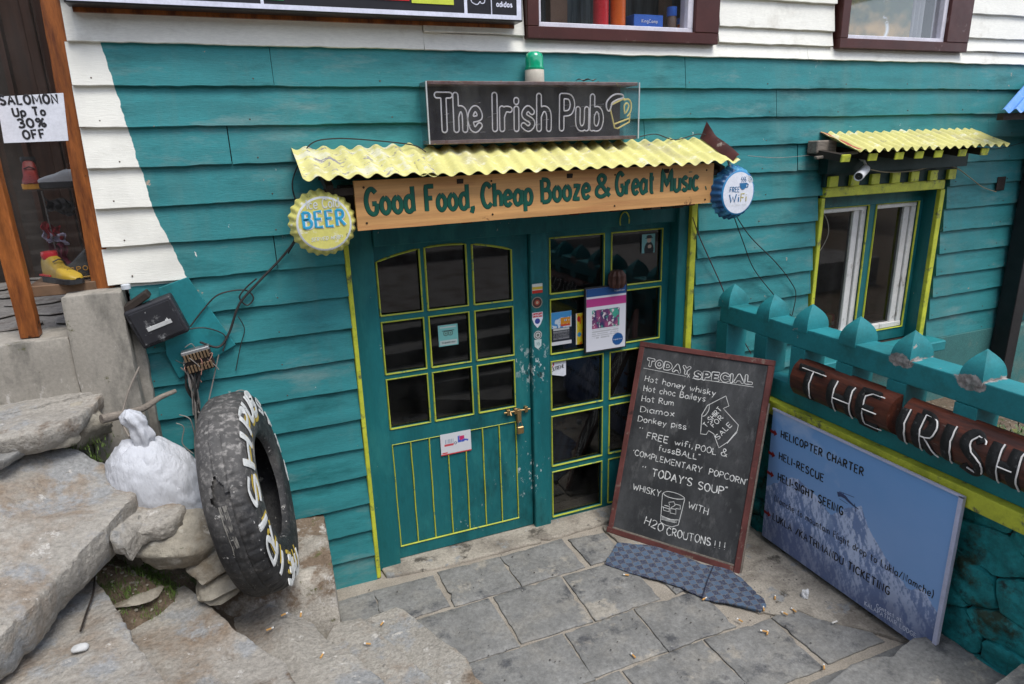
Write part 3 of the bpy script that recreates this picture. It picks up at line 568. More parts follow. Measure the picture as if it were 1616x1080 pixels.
cuts = {0: [.23, 2.35], 1: [1.65, 3.0], 2: [.02, 2.1, 4.9], 3: [1.15, 3.2], 4: [.6, 2.75], 5: [.15], 6: [], 8: [.0], 10: [-.1]}
for k in range(17):
    zt, zb = ZR[k], ZR[k + 1]; xl = LX.get(k, -.46); xr = 6.3
    if k >= 10: xl = -.46 if k < 14 else .214
    segs = [(xl, xr)]
    holes = []
    if zb < 1.95: holes.append((.452 if zb < 1.93 else .5, 2.485))
    if zb < 2.0 and zb > .70 or k in (11,): holes.append((3.405 if zt < 1.95 else 3.44, 4.592))
    if k >= 12: xr = 3.40; segs = [(xl, xr)]; holes = [(.452, 2.485)]
    if k >= 14: segs = [(xl, xr)]
    for h0, h1 in holes:
        ns = []
        for a, b in segs:
            if h0 > a and h1 < b: ns += [(a, h0), (h1, b)]
            elif h0 <= a < h1 < b: ns.append((h1, b))
            elif a < h0 < b <= h1: ns.append((a, h0))
            else: ns.append((a, b))
        segs = ns
    for c in cuts.get(k, []):
        segs = [q for a, b in segs for q in (((a, c - .0015), (c + .0015, b)) if a + .1 < c < b - .1 else ((a, b),))]
    for a, b in segs: siding(a, b, zb, zt + .012, k * 3.7 + a, chop=.715 if (k == 2 and a < .715 < b) else 0)
nl = MB(); rnd = random.Random(14)
for k in range(17):
    for q in range(12):
        x = -.42 + q * .56 + rnd.uniform(-.03, .03); z = ZR[k + 1] + .028 + rnd.uniform(-.004, .004)
        if (ZR[k] < 2.0 and .44 < x < 2.50) or (ZR[k + 1] < 2.0 and 3.38 < x < 4.61) or (k >= 12 and x > 3.4) or (k >= 10 and x < .24): continue
        nl.tube([(x, -.018, z), (x, -.0245, z - .001)], .0032, 7)
stuff(nl.build('nail_head', mat('rusty_nail', (.10, .07, .05), .7, .4, 30, 0), pub))
# row below the window sill, right part
siding(4.60, 5.60, .783, .955, 77)
# white boards above
siding(-.500, .9, 2.683, 2.84, 101, mWHT); siding(.903, 3.2, 2.683, 2.757, 102, mWHT); siding(3.203, 6.3, 2.683, 2.755, 103, mWHT)
siding(-.500, .9, 2.84, 3.0, 111, mWHT); siding(.903, 1.40, 2.757, 2.97, 110, mWHT)
for z0, z1, kk in ((2.757, 2.838, 0), (2.838, 2.98, 1), (2.98, 3.13, 2), (3.13, 3.28, 3), (3.28, 3.43, 4), (3.43, 3.6, 5)):
    siding(2.555, 3.385, z0, z1 + .01, 120 + kk, mWHT); siding(4.53, 6.3, z0, z1 + .01, 130 + kk, mWHT)
    if kk > 1: siding(-.5, 1.40, z0, z1 + .01, 140 + kk, mWHT)
# solid wall behind the boards, with its openings, and dark rooms behind
w = MB()
def wb(x0, x1, z0, z1): w.box(x0, x1, .013, .075, z0, z1)
wb(-.45, .468, -.2, 2.75); wb(2.475, 3.44, -.2, 2.75); wb(.468, 2.475, 1.93, 2.75); wb(3.44, 4.56, 1.90, 2.75); wb(3.44, 4.56, -.2, .80); wb(4.56, 6.3, -.2, 2.75)
wb(-.45, 1.44, 2.75, 3.8); wb(2.52, 3.44, 2.75, 3.8); wb(4.50, 6.3, 2.75, 3.8); wb(1.44, 2.52, 3.62, 3.8); wb(3.44, 4.5, 3.62, 3.8)
w.build('wall', mDARKW, pub)
r = MB()
r.box(-.45, 6.3, 3.4, 3.5, -.3, 3.9); r.box(-.45, 6.3, .08, 3.4, 2.63, 2.70); r.box(-.45, 6.3, .12, 3.4, -.3, -.03); r.box(-.45, -.40, .08, 3.4, -.3, 3.9); r.box(6.25, 6.3, .08, 3.4, -.3, 3.9); r.box(-.5, 6.35, -.05, 3.5, 3.8, 3.9); r.box(2.9, 2.96, .08, 3.4, -.3, 2.63)
r.box(3.05, 3.1, 1.0, 1.04, .9, .93)
r.build('room_shell', mDEEP, pub)
# rendered wall below the boards by the window
s_ = MB(); s_.box(3.405, 6.3, -.028, .012, -.25, .783); s_.build('stucco_base', mSTUC, pub, bevel=.004)
s_ = MB(); s_.box(3.40, 4.62, -.16, .02, .74, .815); s_.build('window_sill', mTEALF, pub, bevel=.008)
# painted jamb strips round the door opening
for x0, x1, z0, z1 in ((.452, .474, -.0, 1.93), (2.430, 2.472, .01, 1.93)):
    m_ = MB(); m_.box(x0, x1, -.026, .02, z0, z1); m_.build('jamb_strip', mYEL, pub, bevel=.003)
m_ = MB(); m_.box(.474, .60, .035, .10, .0, 1.93); m_.box(2.36, 2.430, -.004, .10, .0, 1.93); m_.box(.60, 2.36, .02, .11, 1.80, 1.93); m_.build('door_frame', mTEAL, pub, bevel=.004)
m_ = MB(); m_.box(1.440, 1.545, .046, .115, .0, 1.86); m_.build('centre_post', mTEAL, pub, bevel=.005)
# ---- doors
def trim_loop(mb, pts, r=.0055):
    mb.tube(pts + [pts[0]], r, 5, cap=False)
def door_leaf(x0, x1, z0, z1, cols, rws, plank=None, arch=None, y=.078, th=.035, half=None):
    f = MB(); yb = y + th
    f.box(x0, cols[0][0], y, yb, z0, z1); f.box(cols[-1][1], x1, y, yb, z0, z1)
    top = rws[0][1]
    for (a, b), (c, d) in zip(cols, cols[1:]): f.box(b, c, y + .001, yb - .001, rws[-1][0], top + (.075 if arch else 0))
    for a, b in cols:
        for (l0, h0), (l1, h1) in zip(rws, rws[1:]): f.box(a, b, y + .0015, yb - .0015, h1, l0)
    if arch:
        ax0, ax1 = cols[0][0], cols[-1][1]; n = 48
        for i in range(n):
            xa, xb = ax0 + (ax1 - ax0) * i / n, ax0 + (ax1 - ax0) * (i + 1) / n; za, zb = arch(xa), arch(xb)
            f.add([(xa, y, za), (xb, y, zb), (xb, y, z1), (xa, y, z1), (xa, yb, za), (xb, yb, zb), (xb, yb, z1), (xa, yb, z1)], [(0, 1, 2, 3), (7, 6, 5, 4), (0, 4, 5, 1)])
    else: f.box(cols[0][0], cols[-1][1], y, yb, top, z1)
    f.box(cols[0][0], cols[-1][1], y, yb, plank[1] if plank else z0, rws[-1][0])
    if plank: f.box(cols[0][0], cols[-1][1], y, yb, z0, plank[0])
    dr = f.build('door', mTEAL, pub)
    for a, b in cols:
        for i, (l, h) in enumerate(rws):
            t = MB(); yy = y - .001
            if arch and i == 0:
                n = 10; up = [(a + (b - a) * q / n, yy, arch(a + (b - a) * q / n)) for q in range(n + 1)]
                pts = [(a, yy, l)] + [p for p in up] + [(b, yy, l)]
                g_ = MB(); g_.prism([(p[0], y + .018, p[2]) for p in pts], .004, (0, 1, 0)); g_.build('pane', mGLASSD, dr)
            else:
                pts = [(a, yy, l), (a, yy, h), (b, yy, h), (b, yy, l)]
                g_ = MB(); g_.box(a, b, y + .018, y + .022, l, h); g_.build('pane', mGLASSD, dr)
            trim_loop(t, pts); t.build('pane_trim', mYELT, dr)
    return dr
arch = lambda x: 1.705 + .068 * max(0, math.cos((x - .98) / .39 * PI / 2)) ** .8
C3 = [(.615, .836), (.865, 1.086), (1.12, 1.341)]; R3_ = [(1.440, 1.70), (1.125, 1.405), (.815, 1.095)]
dl = door_leaf(.602, 1.436, .02, 1.80, C3, R3_, plank=(.095, .72), arch=arch)
xs = [.617, .718, .822, .927, 1.031, 1.134, 1.236, 1.340]
for a, b in zip(xs, xs[1:]):
    m_ = MB(); m_.box(a + .002, b - .002, .083, .106, .095, .72); m_.build('plank', mTEAL, dl, bevel=.003)
t = MB(); 
for x in xs: t.tube([(x, .0785, .095 + .01 * (i / 6)) if i == 0 else (x + .001 * math.sin(i * 2 + x * 9), .0785, .095 + .625 * i / 6) for i in range(7)], .0038, 5)
t.tube([(.615, .077, .095), (1.343, .077, .090)], .005, 5); t.tube([(.615, .077, .722), (1.343, .077, .720)], .0025, 5)
t.build('groove_paint', mYELT, dl)
C2 = [(1.570, 1.914), (1.962, 2.307)]; R5 = [(1.448, 1.760), (1.094, 1.415), (.748, 1.048), (.382, .706), (.035, .342)]
dr_ = door_leaf(1.547, 2.358, .005, 1.80, C2, R5)
m_ = MB(); m_.box(1.963, 2.306, .082, .10, .036, .341); m_.build('boarded_pane', mTEAL, dr_, bevel=.002)
# bolt and padlock
m_ = MB(); m_.tube([(1.262, .062, .792), (1.425, .062, .790)], .006, 8); m_.tube([(1.30, .062, .792), (1.30, .045, .775)], .005, 6)
for x in (1.29, 1.335, 1.40): m_.box(x - .009, x + .009, .055, .079, .775, .808)
m_.box(1.34, 1.365, .05, .079, .72, .80); m_.build('bolt', mBRASS, dl, bevel=.001)
pl = MB(); pl.box(1.334, 1.374, .036, .056, .655, .700); pb = tag(pl.build('padlock', mBRASS, bevel=.004), 'worn brass padlock hanging from the bolt of the left door', 'padlock')
pl = MB(); pl.tube([(1.354 + .013 * math.cos(a), .046, .70 + .028 * math.sin(a)) for a in [i * PI / 8 for i in range(9)]], .003, 6); pl.build('shackle', plain('steel', (.4, .4, .4), .35, 1), pb)
# small bits hanging above the doors
m_ = MB(); m_.tube([(2.005 + .03 * math.cos(a), .012, 1.83 + .05 * math.sin(a)) for a in [i * PI / 8 - PI * .1 for i in range(11)]], .004, 6)
tag(m_.build('horseshoe', mYELT), 'thin horseshoe nailed over the right door', 'horseshoe')
m_ = MB(); m_.revolve([(.001, 0), (.036, .002), (.048, .03), (.046, .075), (.03, .10), (.001, .104)], Matrix.Translation((1.972, .030, 1.45)) , 54, lambda t, r, h: 1 + .13 * math.sin(t * 9))
tag(m_.build('carved_lantern', mat('reddish_wood', (.06, .024, .016), .6, .4, 20, .6, 60)), 'small reddish-brown carved ornament on the right door between its top panes', 'ornament')
# lintel with carved coloured blocks beneath the plank sign
m_ = MB(); m_.box(.45, 2.50, -.10, .015, 1.935, 2.10); ln = m_.build('lintel', mDARKW, pub)
rnd = random.Random(8); x = .5
while x < 2.45:
    wd = rnd.uniform(.03, .07); m_ = MB(); m_.box(x, x + wd, -.125, -.101, rnd.uniform(1.895, 1.915), 1.945)
    m_.build('carved_block', rnd.choice([plain('faded_red', (.11, .022, .016), .8), plain('brown_block', (.05, .03, .02), .8), plain('bleached_block', (.22, .18, .15), .8), plain('green_block', (.02, .06, .05), .8)]), ln); x += wd + rnd.uniform(.004, .02)
# ---- the lower window
f = MB(); f.box(3.425, 4.51, -.045, .0, 1.882, 1.944); f.build('window_head', mYEL, pub, bevel=.003)
f = MB(); f.box(4.503, 4.548, -.028, .06, .825, 1.876); f.build('jamb_strip', mYEL, pub, bevel=.003)
f = MB(); f.box(3.418, 3.448, -.028, .06, .825, 1.876); f.build('jamb_strip', mYEL, pub, bevel=.003)
f = MB(); y0, y1 = .085, .135
f.box(3.448, 4.50, y0, y1, 1.795, 1.90); f.box(3.448, 4.50, y0, y1, .80, .885); f.box(3.448, 3.50, y0 + .001, y1 - .001, .885, 1.795); f.box(3.972, 4.043, y0 + .001, y1 - .001, .885, 1.795); f.box(4.455, 4.50, y0 + .001, y1 - .001, .885, 1.795)
f.box(4.499, 4.503, .0, .135, .80, 1.90); f.box(3.448, 3.452, .0, .135, .80, 1.90)
wn = f.build('window', mTEAL, pub, bevel=.002)
for a, b in ((3.50, 3.972), (4.043, 4.455)):
    t = MB(); trim_loop(t, [(a, y0 - .001, .885), (a, y0 - .001, 1.795), (b, y0 - .001, 1.795), (b, y0 - .001, .885)], .007); t.build('window_trim', mYEL, wn)
    t = MB(); yy = y0 + .012; t.box(a + .003, b - .003, yy, yy + .04, 1.762, 1.792); t.box(b - .048, b - .004, yy, yy + .04, .90, 1.762); t.box(a + .003, b - .003, yy - .004, yy + .036, .888, .925); t.box(b - .105, b - .052, yy + .012, yy + .05, .925, 1.762); t.box(a + .003, a + .012, yy, yy + .03, .925, 1.762)
    t.build('casement', mWFR, wn, bevel=.003)
    t = MB(); t.box(a + .012, b - .105, yy + .03, yy + .034, .925, 1.762); t.build('pane', mGLASSD, wn)
# wall hole with conduit
m_ = MB(); m_.box(5.085, 5.178, -.026, -.0215, 1.838, 1.935); m_.build('wall_hole', mDARKW, pub, bevel=.012)
# ---- upper windows
def upper_window(x0, x1, zb, right_w, lab):
    f = MB(); f.box(x0, x1, -.05, .07, zb, zb + .055); f.box(x0, x0 + .062, -.05, .07, zb + .055, 3.62); f.box(x1 - right_w, x1, -.052, .07, zb + .055, 3.62); f.box(x0 + .062, x1 - right_w, -.05, .07, 3.56, 3.62)
    wn = f.build('upper_window', mBROWN, pub, bevel=.003)
    a, b = x0 + .062, x1 - right_w; t = MB(); z = zb + .055; t.box(a, b, -.03, .03, z, z + .022); t.box(a, a + .018, -.03, .03, z + .022, 3.56); t.box(b - .035, b, -.03, .04, z + .022, 3.56); t.build('inner_frame', plain('white_frame', (.62, .60, .66), .45), wn, bevel=.002)
    t = MB(); t.box(a + .018, b - .035, .0, .004, z + .022, 3.56); t.build('pane', mGLASS, wn)
    t = MB(); t.box(x0, x1, .0701, .55, zb - .03, zb + .03); t.build('shelf_board', plain('pale_shelf', (.25, .22, .19)), wn)
    t = MB(); t.box(x0 - .3, x1 + .3, .62, .64, zb, 3.6); t.build('display_back', mat('display_back_%d' % int(x0), (.09, .12, .13), .8, .6, 3, 0, stretch=(7, 1, .4), dirt=[((.02, .025, .03), .5, .7, 4, (6, 1, .5))]), wn)
    return wn
u1 = upper_window(1.408, 2.530, 2.742, .155, ''); u2 = upper_window(3.408, 4.515, 2.745, .205, '')
def bottle(x, y, z, r, h, m, cap, lab, neck=.5, capm=None):
    m_ = MB(); m_.revolve([(.001, 0), (r * .95, 0), (r, r * .2), (r, h * .78), (r * .9, h * .86), (r * neck, h * .93), (r * neck, h)], Matrix.Translation((x, y, z)), 20)
    o = tag(m_.build('bottle', m, smooth=1), lab, 'bottle'); m_ = MB(); m_.revolve([(r * neck * 1.1, 0), (r * neck * 1.15, .002), (r * neck * 1.15, cap), (.001, cap + .002)], Matrix.Translation((x, y, z + h - cap * .3)), 16); m_.build('cap', capm, o, smooth=1); return o
RED, ORG, BLU = plain('red_bottle', (.50, .02, .03), .3), plain('orange_bottle', (.60, .12, .02), .3), plain('blue_cap', (.03, .12, .48), .4)
bottle(1.865, .055, 2.775, .040, .42, RED, .05, 'tall red flask in the left upper window', capm=mBLKP)
bottle(1.965, .055, 2.775, .040, .40, ORG, .05, 'tall orange flask next to the red one in the upper window', capm=mBLKP)
bottle(2.295, .05, 2.775, .026, .125, plain('clear_brown', (.12, .08, .06), .2), .045, 'small clear bottle with blue cap in the upper window', .9, BLU)
bottle(2.375, .06, 2.775, .032, .085, ORG, .03, 'short orange bottle with dark blue cap at the right of the window', .9, BLU)
m_ = MB(); m_.box(2.055, 2.235, .04, .12, 2.775, 2.888); bx = tag(m_.build('boxed_goods', BLU, bevel=.002), 'blue and white carton standing in the left upper window', 'box')
m_ = MB(); m_.prism([(2.058, .0395, 2.778), (2.232, .0395, 2.778), (2.232, .0395, 2.815), (2.19, .0395, 2.828), (2.145, .0395, 2.832), (2.10, .0395, 2.828), (2.058, .0395, 2.815)], -.001, (0, 1, 0)); m_.build('white_band', mPAPER, bx)
typ_fit('KingCamp', (2.10, 2.848), (2.20, 2.848), .018, FAC(.0388), mPAPER, bx)
for x0, x1, m_c in ((1.70, 1.80, (.16, .10, .07)), (2.42, 2.47, (.2, .12, .07))):
    m_ = MB(); m_.box(x0, x1, .30, .36, 2.775, 3.5); tag(m_.build('wooden_upright', plain('upright_%d' % int(x0 * 10), m_c)), 'brown wooden upright inside the left upper window, ' + ('left of the red flask' if x0 < 2 else 'at its right edge'), 'post')
def scenery(A, B):
    n = vnoise(A, B, 3, 6, 5); c = lerpc((.05, .09, .05), (.30, .20, .08), np.clip((1 - B) * 1.5 - .5 + (n - .5) * 2, 0, 1)); w_ = np.clip(1 - abs(A - .62 - .06 * np.sin(B * 9)) * 30, 0, 1) * (n > .45) * (B < .8); c = lerpc(c, (.55, .6, .65), w_); return c * (.6 + n[..., None])
picp = picture('valley_photograph', .62, .42, FAC(.05), 3.475, 2.80, 90, 60, scenery); tag(picp, 'landscape photograph of a valley standing inside the right upper window', 'poster')
m_ = MB(); m_.grid(24, 8, lambda a, b: (4.10 + a * .13, .07 + .012 * math.sin(a * 20), 2.77 + b * .8)); tag(m_.build('curtain', plain('grey_curtain', (.30, .31, .33), .8), smooth=1), 'pale grey curtain at the right side of the right upper window', 'curtain')
# cans on the sill inside the lower window
for i, (x, y, mc, lb) in enumerate(((3.765, .20, (.45, .05, .03), 'red drink can, leftmost on the inner window ledge'), (3.80, .17, (.40, .33, .10), 'gold drink can, in the middle of the cans'), (3.845, .19, (.5, .04, .04), 'red and silver drink can, third from the left'), (3.74, .24, (.3, .3, .32), 'silver drink can at the back of the ledge'))):
    m_ = MB(); m_.revolve([(.001, 0), (.026, 0), (.031, .006), (.031, .095), (.025, .106), (.024, .104), (.001, .104)], Matrix.Translation((x, y, .925)), 18)
    o = tag(m_.build('drink_can', plain('can_%d' % i, mc, .3, .4), smooth=40), lb, 'can', 'drink cans behind the lower window')
    m_ = MB(); m_.revolve([(.0316, .02), (.0316, .045)], Matrix.Translation((x, y, .935)), 18); m_.build('can_label', plain('can_lab_%d' % i, (.5, .5, .48) if i != 1 else (.1, .25, .08), .4), o)
m_ = MB(); m_.box(3.5, 4.46, .15, .32, .90, .924); m_.build('inner_ledge', plain('dark_ledge', (.06, .05, .045)), wn)
# notice and glint inside
m_ = MB(); m_.box(4.26, 4.42, .9, .905, 1.25, 1.50); tag(m_.build('wall_notice', plain('green_notice', (.10, .13, .10))), 'faint greenish notice on the far wall seen through the right casement', 'notice')

# =================================================================== CANOPIES
def corrugated(x0, x1, back, front, pitch, amp, seed, skew=0., nx=None, rag=.006):
    (yb, zb), (yf, zf) = back, front; nx = nx or int((x1 - x0) / pitch * 10); mb = MB()
    def f(a, b, o=0):
        x = x0 + (x1 - x0) * a; fb = b + (rag * 4 * fn((x, 0, 0), 5, seed) if b > .99 else 0)
        y = yb + (yf - yb) * fb; z = zb + (zf - zb) * fb + amp * math.sin(x / pitch * 2 * PI) * (1 + .3 * fn((x, b, 0), 2, seed)) + .008 * fn((x, b, 0), 3, seed + 2)
        return (x + skew * b, y, z - o)
    mb.grid(nx, 8, lambda a, b: f(a, b)); n0 = len(mb.v); mb.grid(nx, 8, lambda a, b: f(a, b, .0018))
    k = nx + 1
    for i in range(nx): mb.f.append((8 * k + i, 8 * k + i + 1, n0 + 8 * k + i + 1, n0 + 8 * k + i)); mb.f.append((i, i + 1, n0 + i + 1, n0 + i))
    for j in range(8): mb.f.append((j * k, (j + 1) * k, n0 + (j + 1) * k, n0 + j * k)); mb.f.append((j * k + nx, (j + 1) * k + nx, n0 + (j + 1) * k + nx, n0 + j * k + nx))
    return mb
cn = thing('door_canopy', 'long pale yellow corrugated canopy over the pub doors, chipped at its left end', 'canopy', (1.4, 0, 2.15))
cn['label'] = 'long pale yellow corrugated canopy over the pub doors'
corrugated(.27, .83, (-.02, 2.268), (-.375, 2.149), .078, .0090, 1, .0).build('roof_sheet', mCANL, cn, smooth=1)
corrugated(.80, 2.50, (-.02, 2.258), (-.375, 2.142), .080, .0088, 2, -.05).build('roof_sheet', mCAN, cn, smooth=1)
m_ = MB()
for z, y in ((2.10, -.27), (2.16, -.12)): m_.box(.36, 2.43, y - .02, y + .02, z - .03, z)
for x in (.38, .95, 1.5, 2.05, 2.40): m_.bar((x, .0, 2.20), (x, -.30, 2.095), .03, .04)
m_.build('canopy_rafters', mDARKW, cn)
m_ = MB(); m_.grid(14, 5, lambda a, b: (2.465 - .05 * a + .040 * b + .02 * math.sin(a * 3) * b, -.02 - a * .34, 2.262 - a * .128 + .038 * math.sin(b * PI * .5) + .05 * max(0, .25 - a) * 4 * b * b))
m_.build('bent_flashing', mat('rusty_red_sheet', (.055, .015, .013), .5, .4, 9, .1, 40, dirt=[((.25, .2, .17), .62, .7, 10)]), cn, smooth=1)
wc = thing('window_canopy', 'small yellow corrugated canopy with painted rafter ends over the lower window', 'canopy', (3.95, 0, 2.1))
corrugated(3.36, 4.72, (-.02, 2.268), (-.31, 2.165), .076, .011, 5, -.03).build('roof_sheet', mCAN, wc, smooth=1)
m_ = MB(); m_.grid(8, 2, lambda a, b: (3.352 + b * .03 , -.02 - a * .295, 2.272 - a * .105 + .010 * math.sin(a * 14) * .3 + .004)); m_.build('red_edge', plain('faded_red_edge', (.34, .07, .05), .7), wc)
for i, x in enumerate((3.30, 3.515, 3.735, 3.905, 4.075, 4.295, 4.505)):
    m_ = MB(); m_.bar((x, .0, 2.165), (x, -.27, 2.126), .055, .04); rf = m_.build('rafter', mDARKW, wc); m_ = MB(); m_.bar((x, -.2705, 2.126), (x, -.281, 2.1245), .072, .043); m_.build('rafter_end', mYEL, rf, bevel=.003)
m_ = MB(); m_.bar((3.26, -.06, 2.19), (3.42, -.06, 2.19), .08, .075); m_.build('wall_plate', mGREYW, wc, bevel=.006)
m_ = MB(); m_.bar((3.25, -.10, 2.128), (3.45, -.22, 2.155), .05, .018); m_.build('split_board', mGREYW, wc, bevel=.004)
m_ = MB(); m_.box(3.40, 4.60, -.05, -.028, 1.946, 2.03); m_.box(3.36, 4.62, -.10, -.03, 2.03, 2.13); m_.build('frieze', mat('dark_teal_frieze', (.004, .03, .028), .6), wc)
for x in (3.455, 3.635, 3.812, 3.995, 4.17, 4.35, 4.53):
    m_ = MB(); m_.box(x - .037, x + .037, -.074, -.051, 1.946, 2.012); m_.build('dentil', mYEL, wc, bevel=.003)
# blue roof at the right edge
bl = thing('blue_roof', 'bright blue corrugated roof corner at the right edge', 'roof', (5.0, -.3, 2.4))
P0, P1 = Vector((4.369,-0.420,2.365)), Vector((5.231,-0.020,2.579)); P2 = P0 + Vector((1.2, -.02, .01)); P3 = P1 + Vector((1.2, 0, .01))
m_ = MB(); m_.grid(120, 5, lambda a, b: tuple((P0.lerp(P2, a)).lerp(P1.lerp(P3, a), b) + Vector((0, 0, .012 * math.sin(a * 70)))))
m_.build('roof_sheet', mBLUE, bl, smooth=1); m_ = MB(); m_.bar(P0 + Vector((.1, .06, -.03)), P2 + Vector((0, .06, -.03)), .04, .04); m_.build('roof_batten', mDARKW, bl)

# =================================================================== SIGNS
# neon box
nb_ = thing('neon_sign', 'dusty acrylic box sign with unlit neon letters The Irish Pub and beer mug', 'sign', (1.42, -.05, 2.27))
m_ = MB(); m_.box(.868, 1.972, -.14, -.022, 2.266, 2.284); m_.box(.868, 1.972, -.14, -.022, 2.524, 2.540); m_.build('steel_frame', mALU, nb_, bevel=.002)
m_ = MB(); m_.box(.885, 1.925, -.050, -.044, 2.285, 2.523); m_.build('back_panel', mSIGNB, nb_)
m_ = MB(); m_.box(.868, 1.972, -.146, -.1415, 2.268, 2.538); m_.box(.862, .866, -.146, -.03, 2.268, 2.538); m_.box(1.974, 1.978, -.146, -.03, 2.268, 2.538); m_.build('acrylic_cover', mACRY, nb_)
m_ = MB()
for x in (.864, 1.976): m_.box(x - .003, x + .003, -.150, -.1465, 2.268, 2.538)
m_.build('acrylic_edge', plain('cloudy_edge', (.42, .44, .45), .4), nb_)
PN = FAC(-.118)
def neon(text, p0, p1, cap, dist):
    res = []
    for P in outline(hand(text, p0, p1, cap, gap=.26), dist, .0026): res.append(P)
    return res
b0, b1 = (0.921,2.328), (1.764,2.322); zc = .150
W3 = [('The', (0.918,2.331), (1.120,2.328)), ('Irish', (1.197,2.330), (1.480,2.325)), ('Pub', (1.550,2.326), (1.772,2.322))]
m_ = MB()
for tx, a, b in W3: strokes(neon(tx, a, b, .150, .0125), .0033, PN, 0, 1, 6, m_)
m_.build('neon_letters', mNEON, nb_, smooth=1)
mug = [[(1.826,2.415), (1.853,2.323), (1.872,2.320), (1.939,2.350), (1.942,2.390)], [(1.853,2.342), (1.939,2.368)], [(1.836,2.436), (1.895,2.460), (1.910,2.463)], smooth_pts([(1.912,2.390), (1.907,2.427), (1.922,2.442), (1.934,2.427), (1.919,2.396)]), smooth_pts([(1.903,2.457), (1.933,2.460), (1.948,2.439), (1.946,2.402), (1.927,2.378)])]
m_ = strokes(mug, .0042, PN, 0, 1, 6); m_.build('neon_mug', mNEONY, nb_, smooth=1)
foam = [smooth_pts([(1.833,2.433), (1.822,2.406), (1.807,2.413), (1.803,2.443), (1.825,2.470), (1.858,2.485), (1.895,2.482), (1.899,2.467), (1.866,2.458), (1.836,2.443), (1.833,2.427)])]
strokes(foam, .0042, PN, 0, 1, 6).build('neon_foam', mNEON, nb_, smooth=1)
m_ = MB(); rnd = random.Random(4)
for i in range(26): x = rnd.uniform(.93, 1.85); z = rnd.uniform(2.30, 2.46); m_.tube([(x, -.05, z), (x, -.116, z)], .002, 5)
m_.build('tube_clip', plain('clear_clip', (.30, .30, .30), .3), nb_)
# beacon
bc = thing('beacon_lamp', 'green domed beacon lamp with cream base on top of the neon sign', 'lamp', (1.428, -.075, 2.541))
BM = Matrix.Translation((1.428, -.075, 2.541))
m_ = MB(); m_.revolve([(.001, 0), (.046, 0), (.047, .004), (.046, .055), (.042, .06)], BM, 28); m_.build('base', plain('cream_plastic', (.50, .46, .38), .5), bc, smooth=1)
m_ = MB(); m_.revolve([(.045, .056), (.047, .06), (.047, .068), (.043, .070), (.0435, .11), (.038, .128), (.024, .137), (.001, .139)], BM, 28); gm = mat('green_lens', (.006, .33, .17), .12, .1, 20, 0, spec=.7); m_.build('lens', gm, bc, smooth=1)
m_ = MB(); m_.revolve([(.001, .06), (.012, .06), (.012, .11), (.001, .112)], BM, 10); m_.build('bulb', mPAPER, bc)
m_ = MB(); m_.grid(8, 3, lambda a, b: (1.655 + a * .10, -.06 - b * .05, 2.547 + .012 * abs(math.sin(a * 6 + b * 2)))); tag(m_.build('crumpled_foil', plain('grey_rag', (.22, .19, .17), .8)), 'crumpled grey scrap lying on top of the neon sign', 'litter')
# plank sign
SGY = -.30; PS = FAC(SGY)
s0, s1, s2, s3 = (0.485,2.129), (0.480,1.919), (2.346,1.931), (2.330,2.136)
m_ = MB(); n = 40; vs = []
for i in range(n + 1):
    t = i / n; x0 = s1[0] + (s2[0] - s1[0]) * t; zb = s1[1] + (s2[1] - s1[1]) * t + .0015 * fn((t * 9, 0, 0), 1); zt = 2.128 + .006 * t
    vs += [(x0, SGY, zb), (x0, SGY + .022, zb), (x0, SGY + .022, zt), (x0, SGY, zt)]
m_.add(vs, [(i * 4 + k, (i + 1) * 4 + k, (i + 1) * 4 + (k + 1) % 4, i * 4 + (k + 1) % 4) for i in range(n) for k in range(4)] + [(0, 1, 2, 3), tuple(n * 4 + k for k in (3, 2, 1, 0))])
ps = tag(m_.build('plank_sign', mWOOD), 'varnished plank sign reading Good Food, Cheap Booze & Great Music', 'sign')
GD, GE = MB(), MB()
for tx, a, b, cap in (('Good', (0.526,1.986), (0.730,1.989), .112), ('Food,', (0.790,1.985), (1.005,1.986), .112), ('Cheap', (1.054,1.985), (1.299,1.989), .110), ('Booze', (1.355,1.991), (1.607,1.998), .110), ('&', (1.646,1.999), (1.721,2.001), .108), ('Great', (1.760,2.002), (1.976,2.005), .112), ('Music', (2.026,2.004), (2.250,2.005), .114), ('.', (2.298,2.006), (2.306,2.005), .112)):
    H_ = hand(tx, (a[0], a[1] - .001), (b[0], b[1] - .001), cap * .95, gap=.22)
    strokes(H_, .0108, PS, .0002, .08, 8, GE, .01); strokes(H_, .0084, PS, .0012, .1, 8, GD, .01)
GE.build('lettering_edge', mGRN2, ps); GD.build('lettering', mGRN, ps)
m_ = MB()
for px in (.52, 1.1, 1.75, 2.30):
    for z in (2.10, 1.95): m_.revolve([(.001, 0), (.005, 0), (.004, .002)], FAC(SGY - .001) @ Matrix.Translation((px, z, 0)), 8)
m_.build('nail', mDARKW, ps)
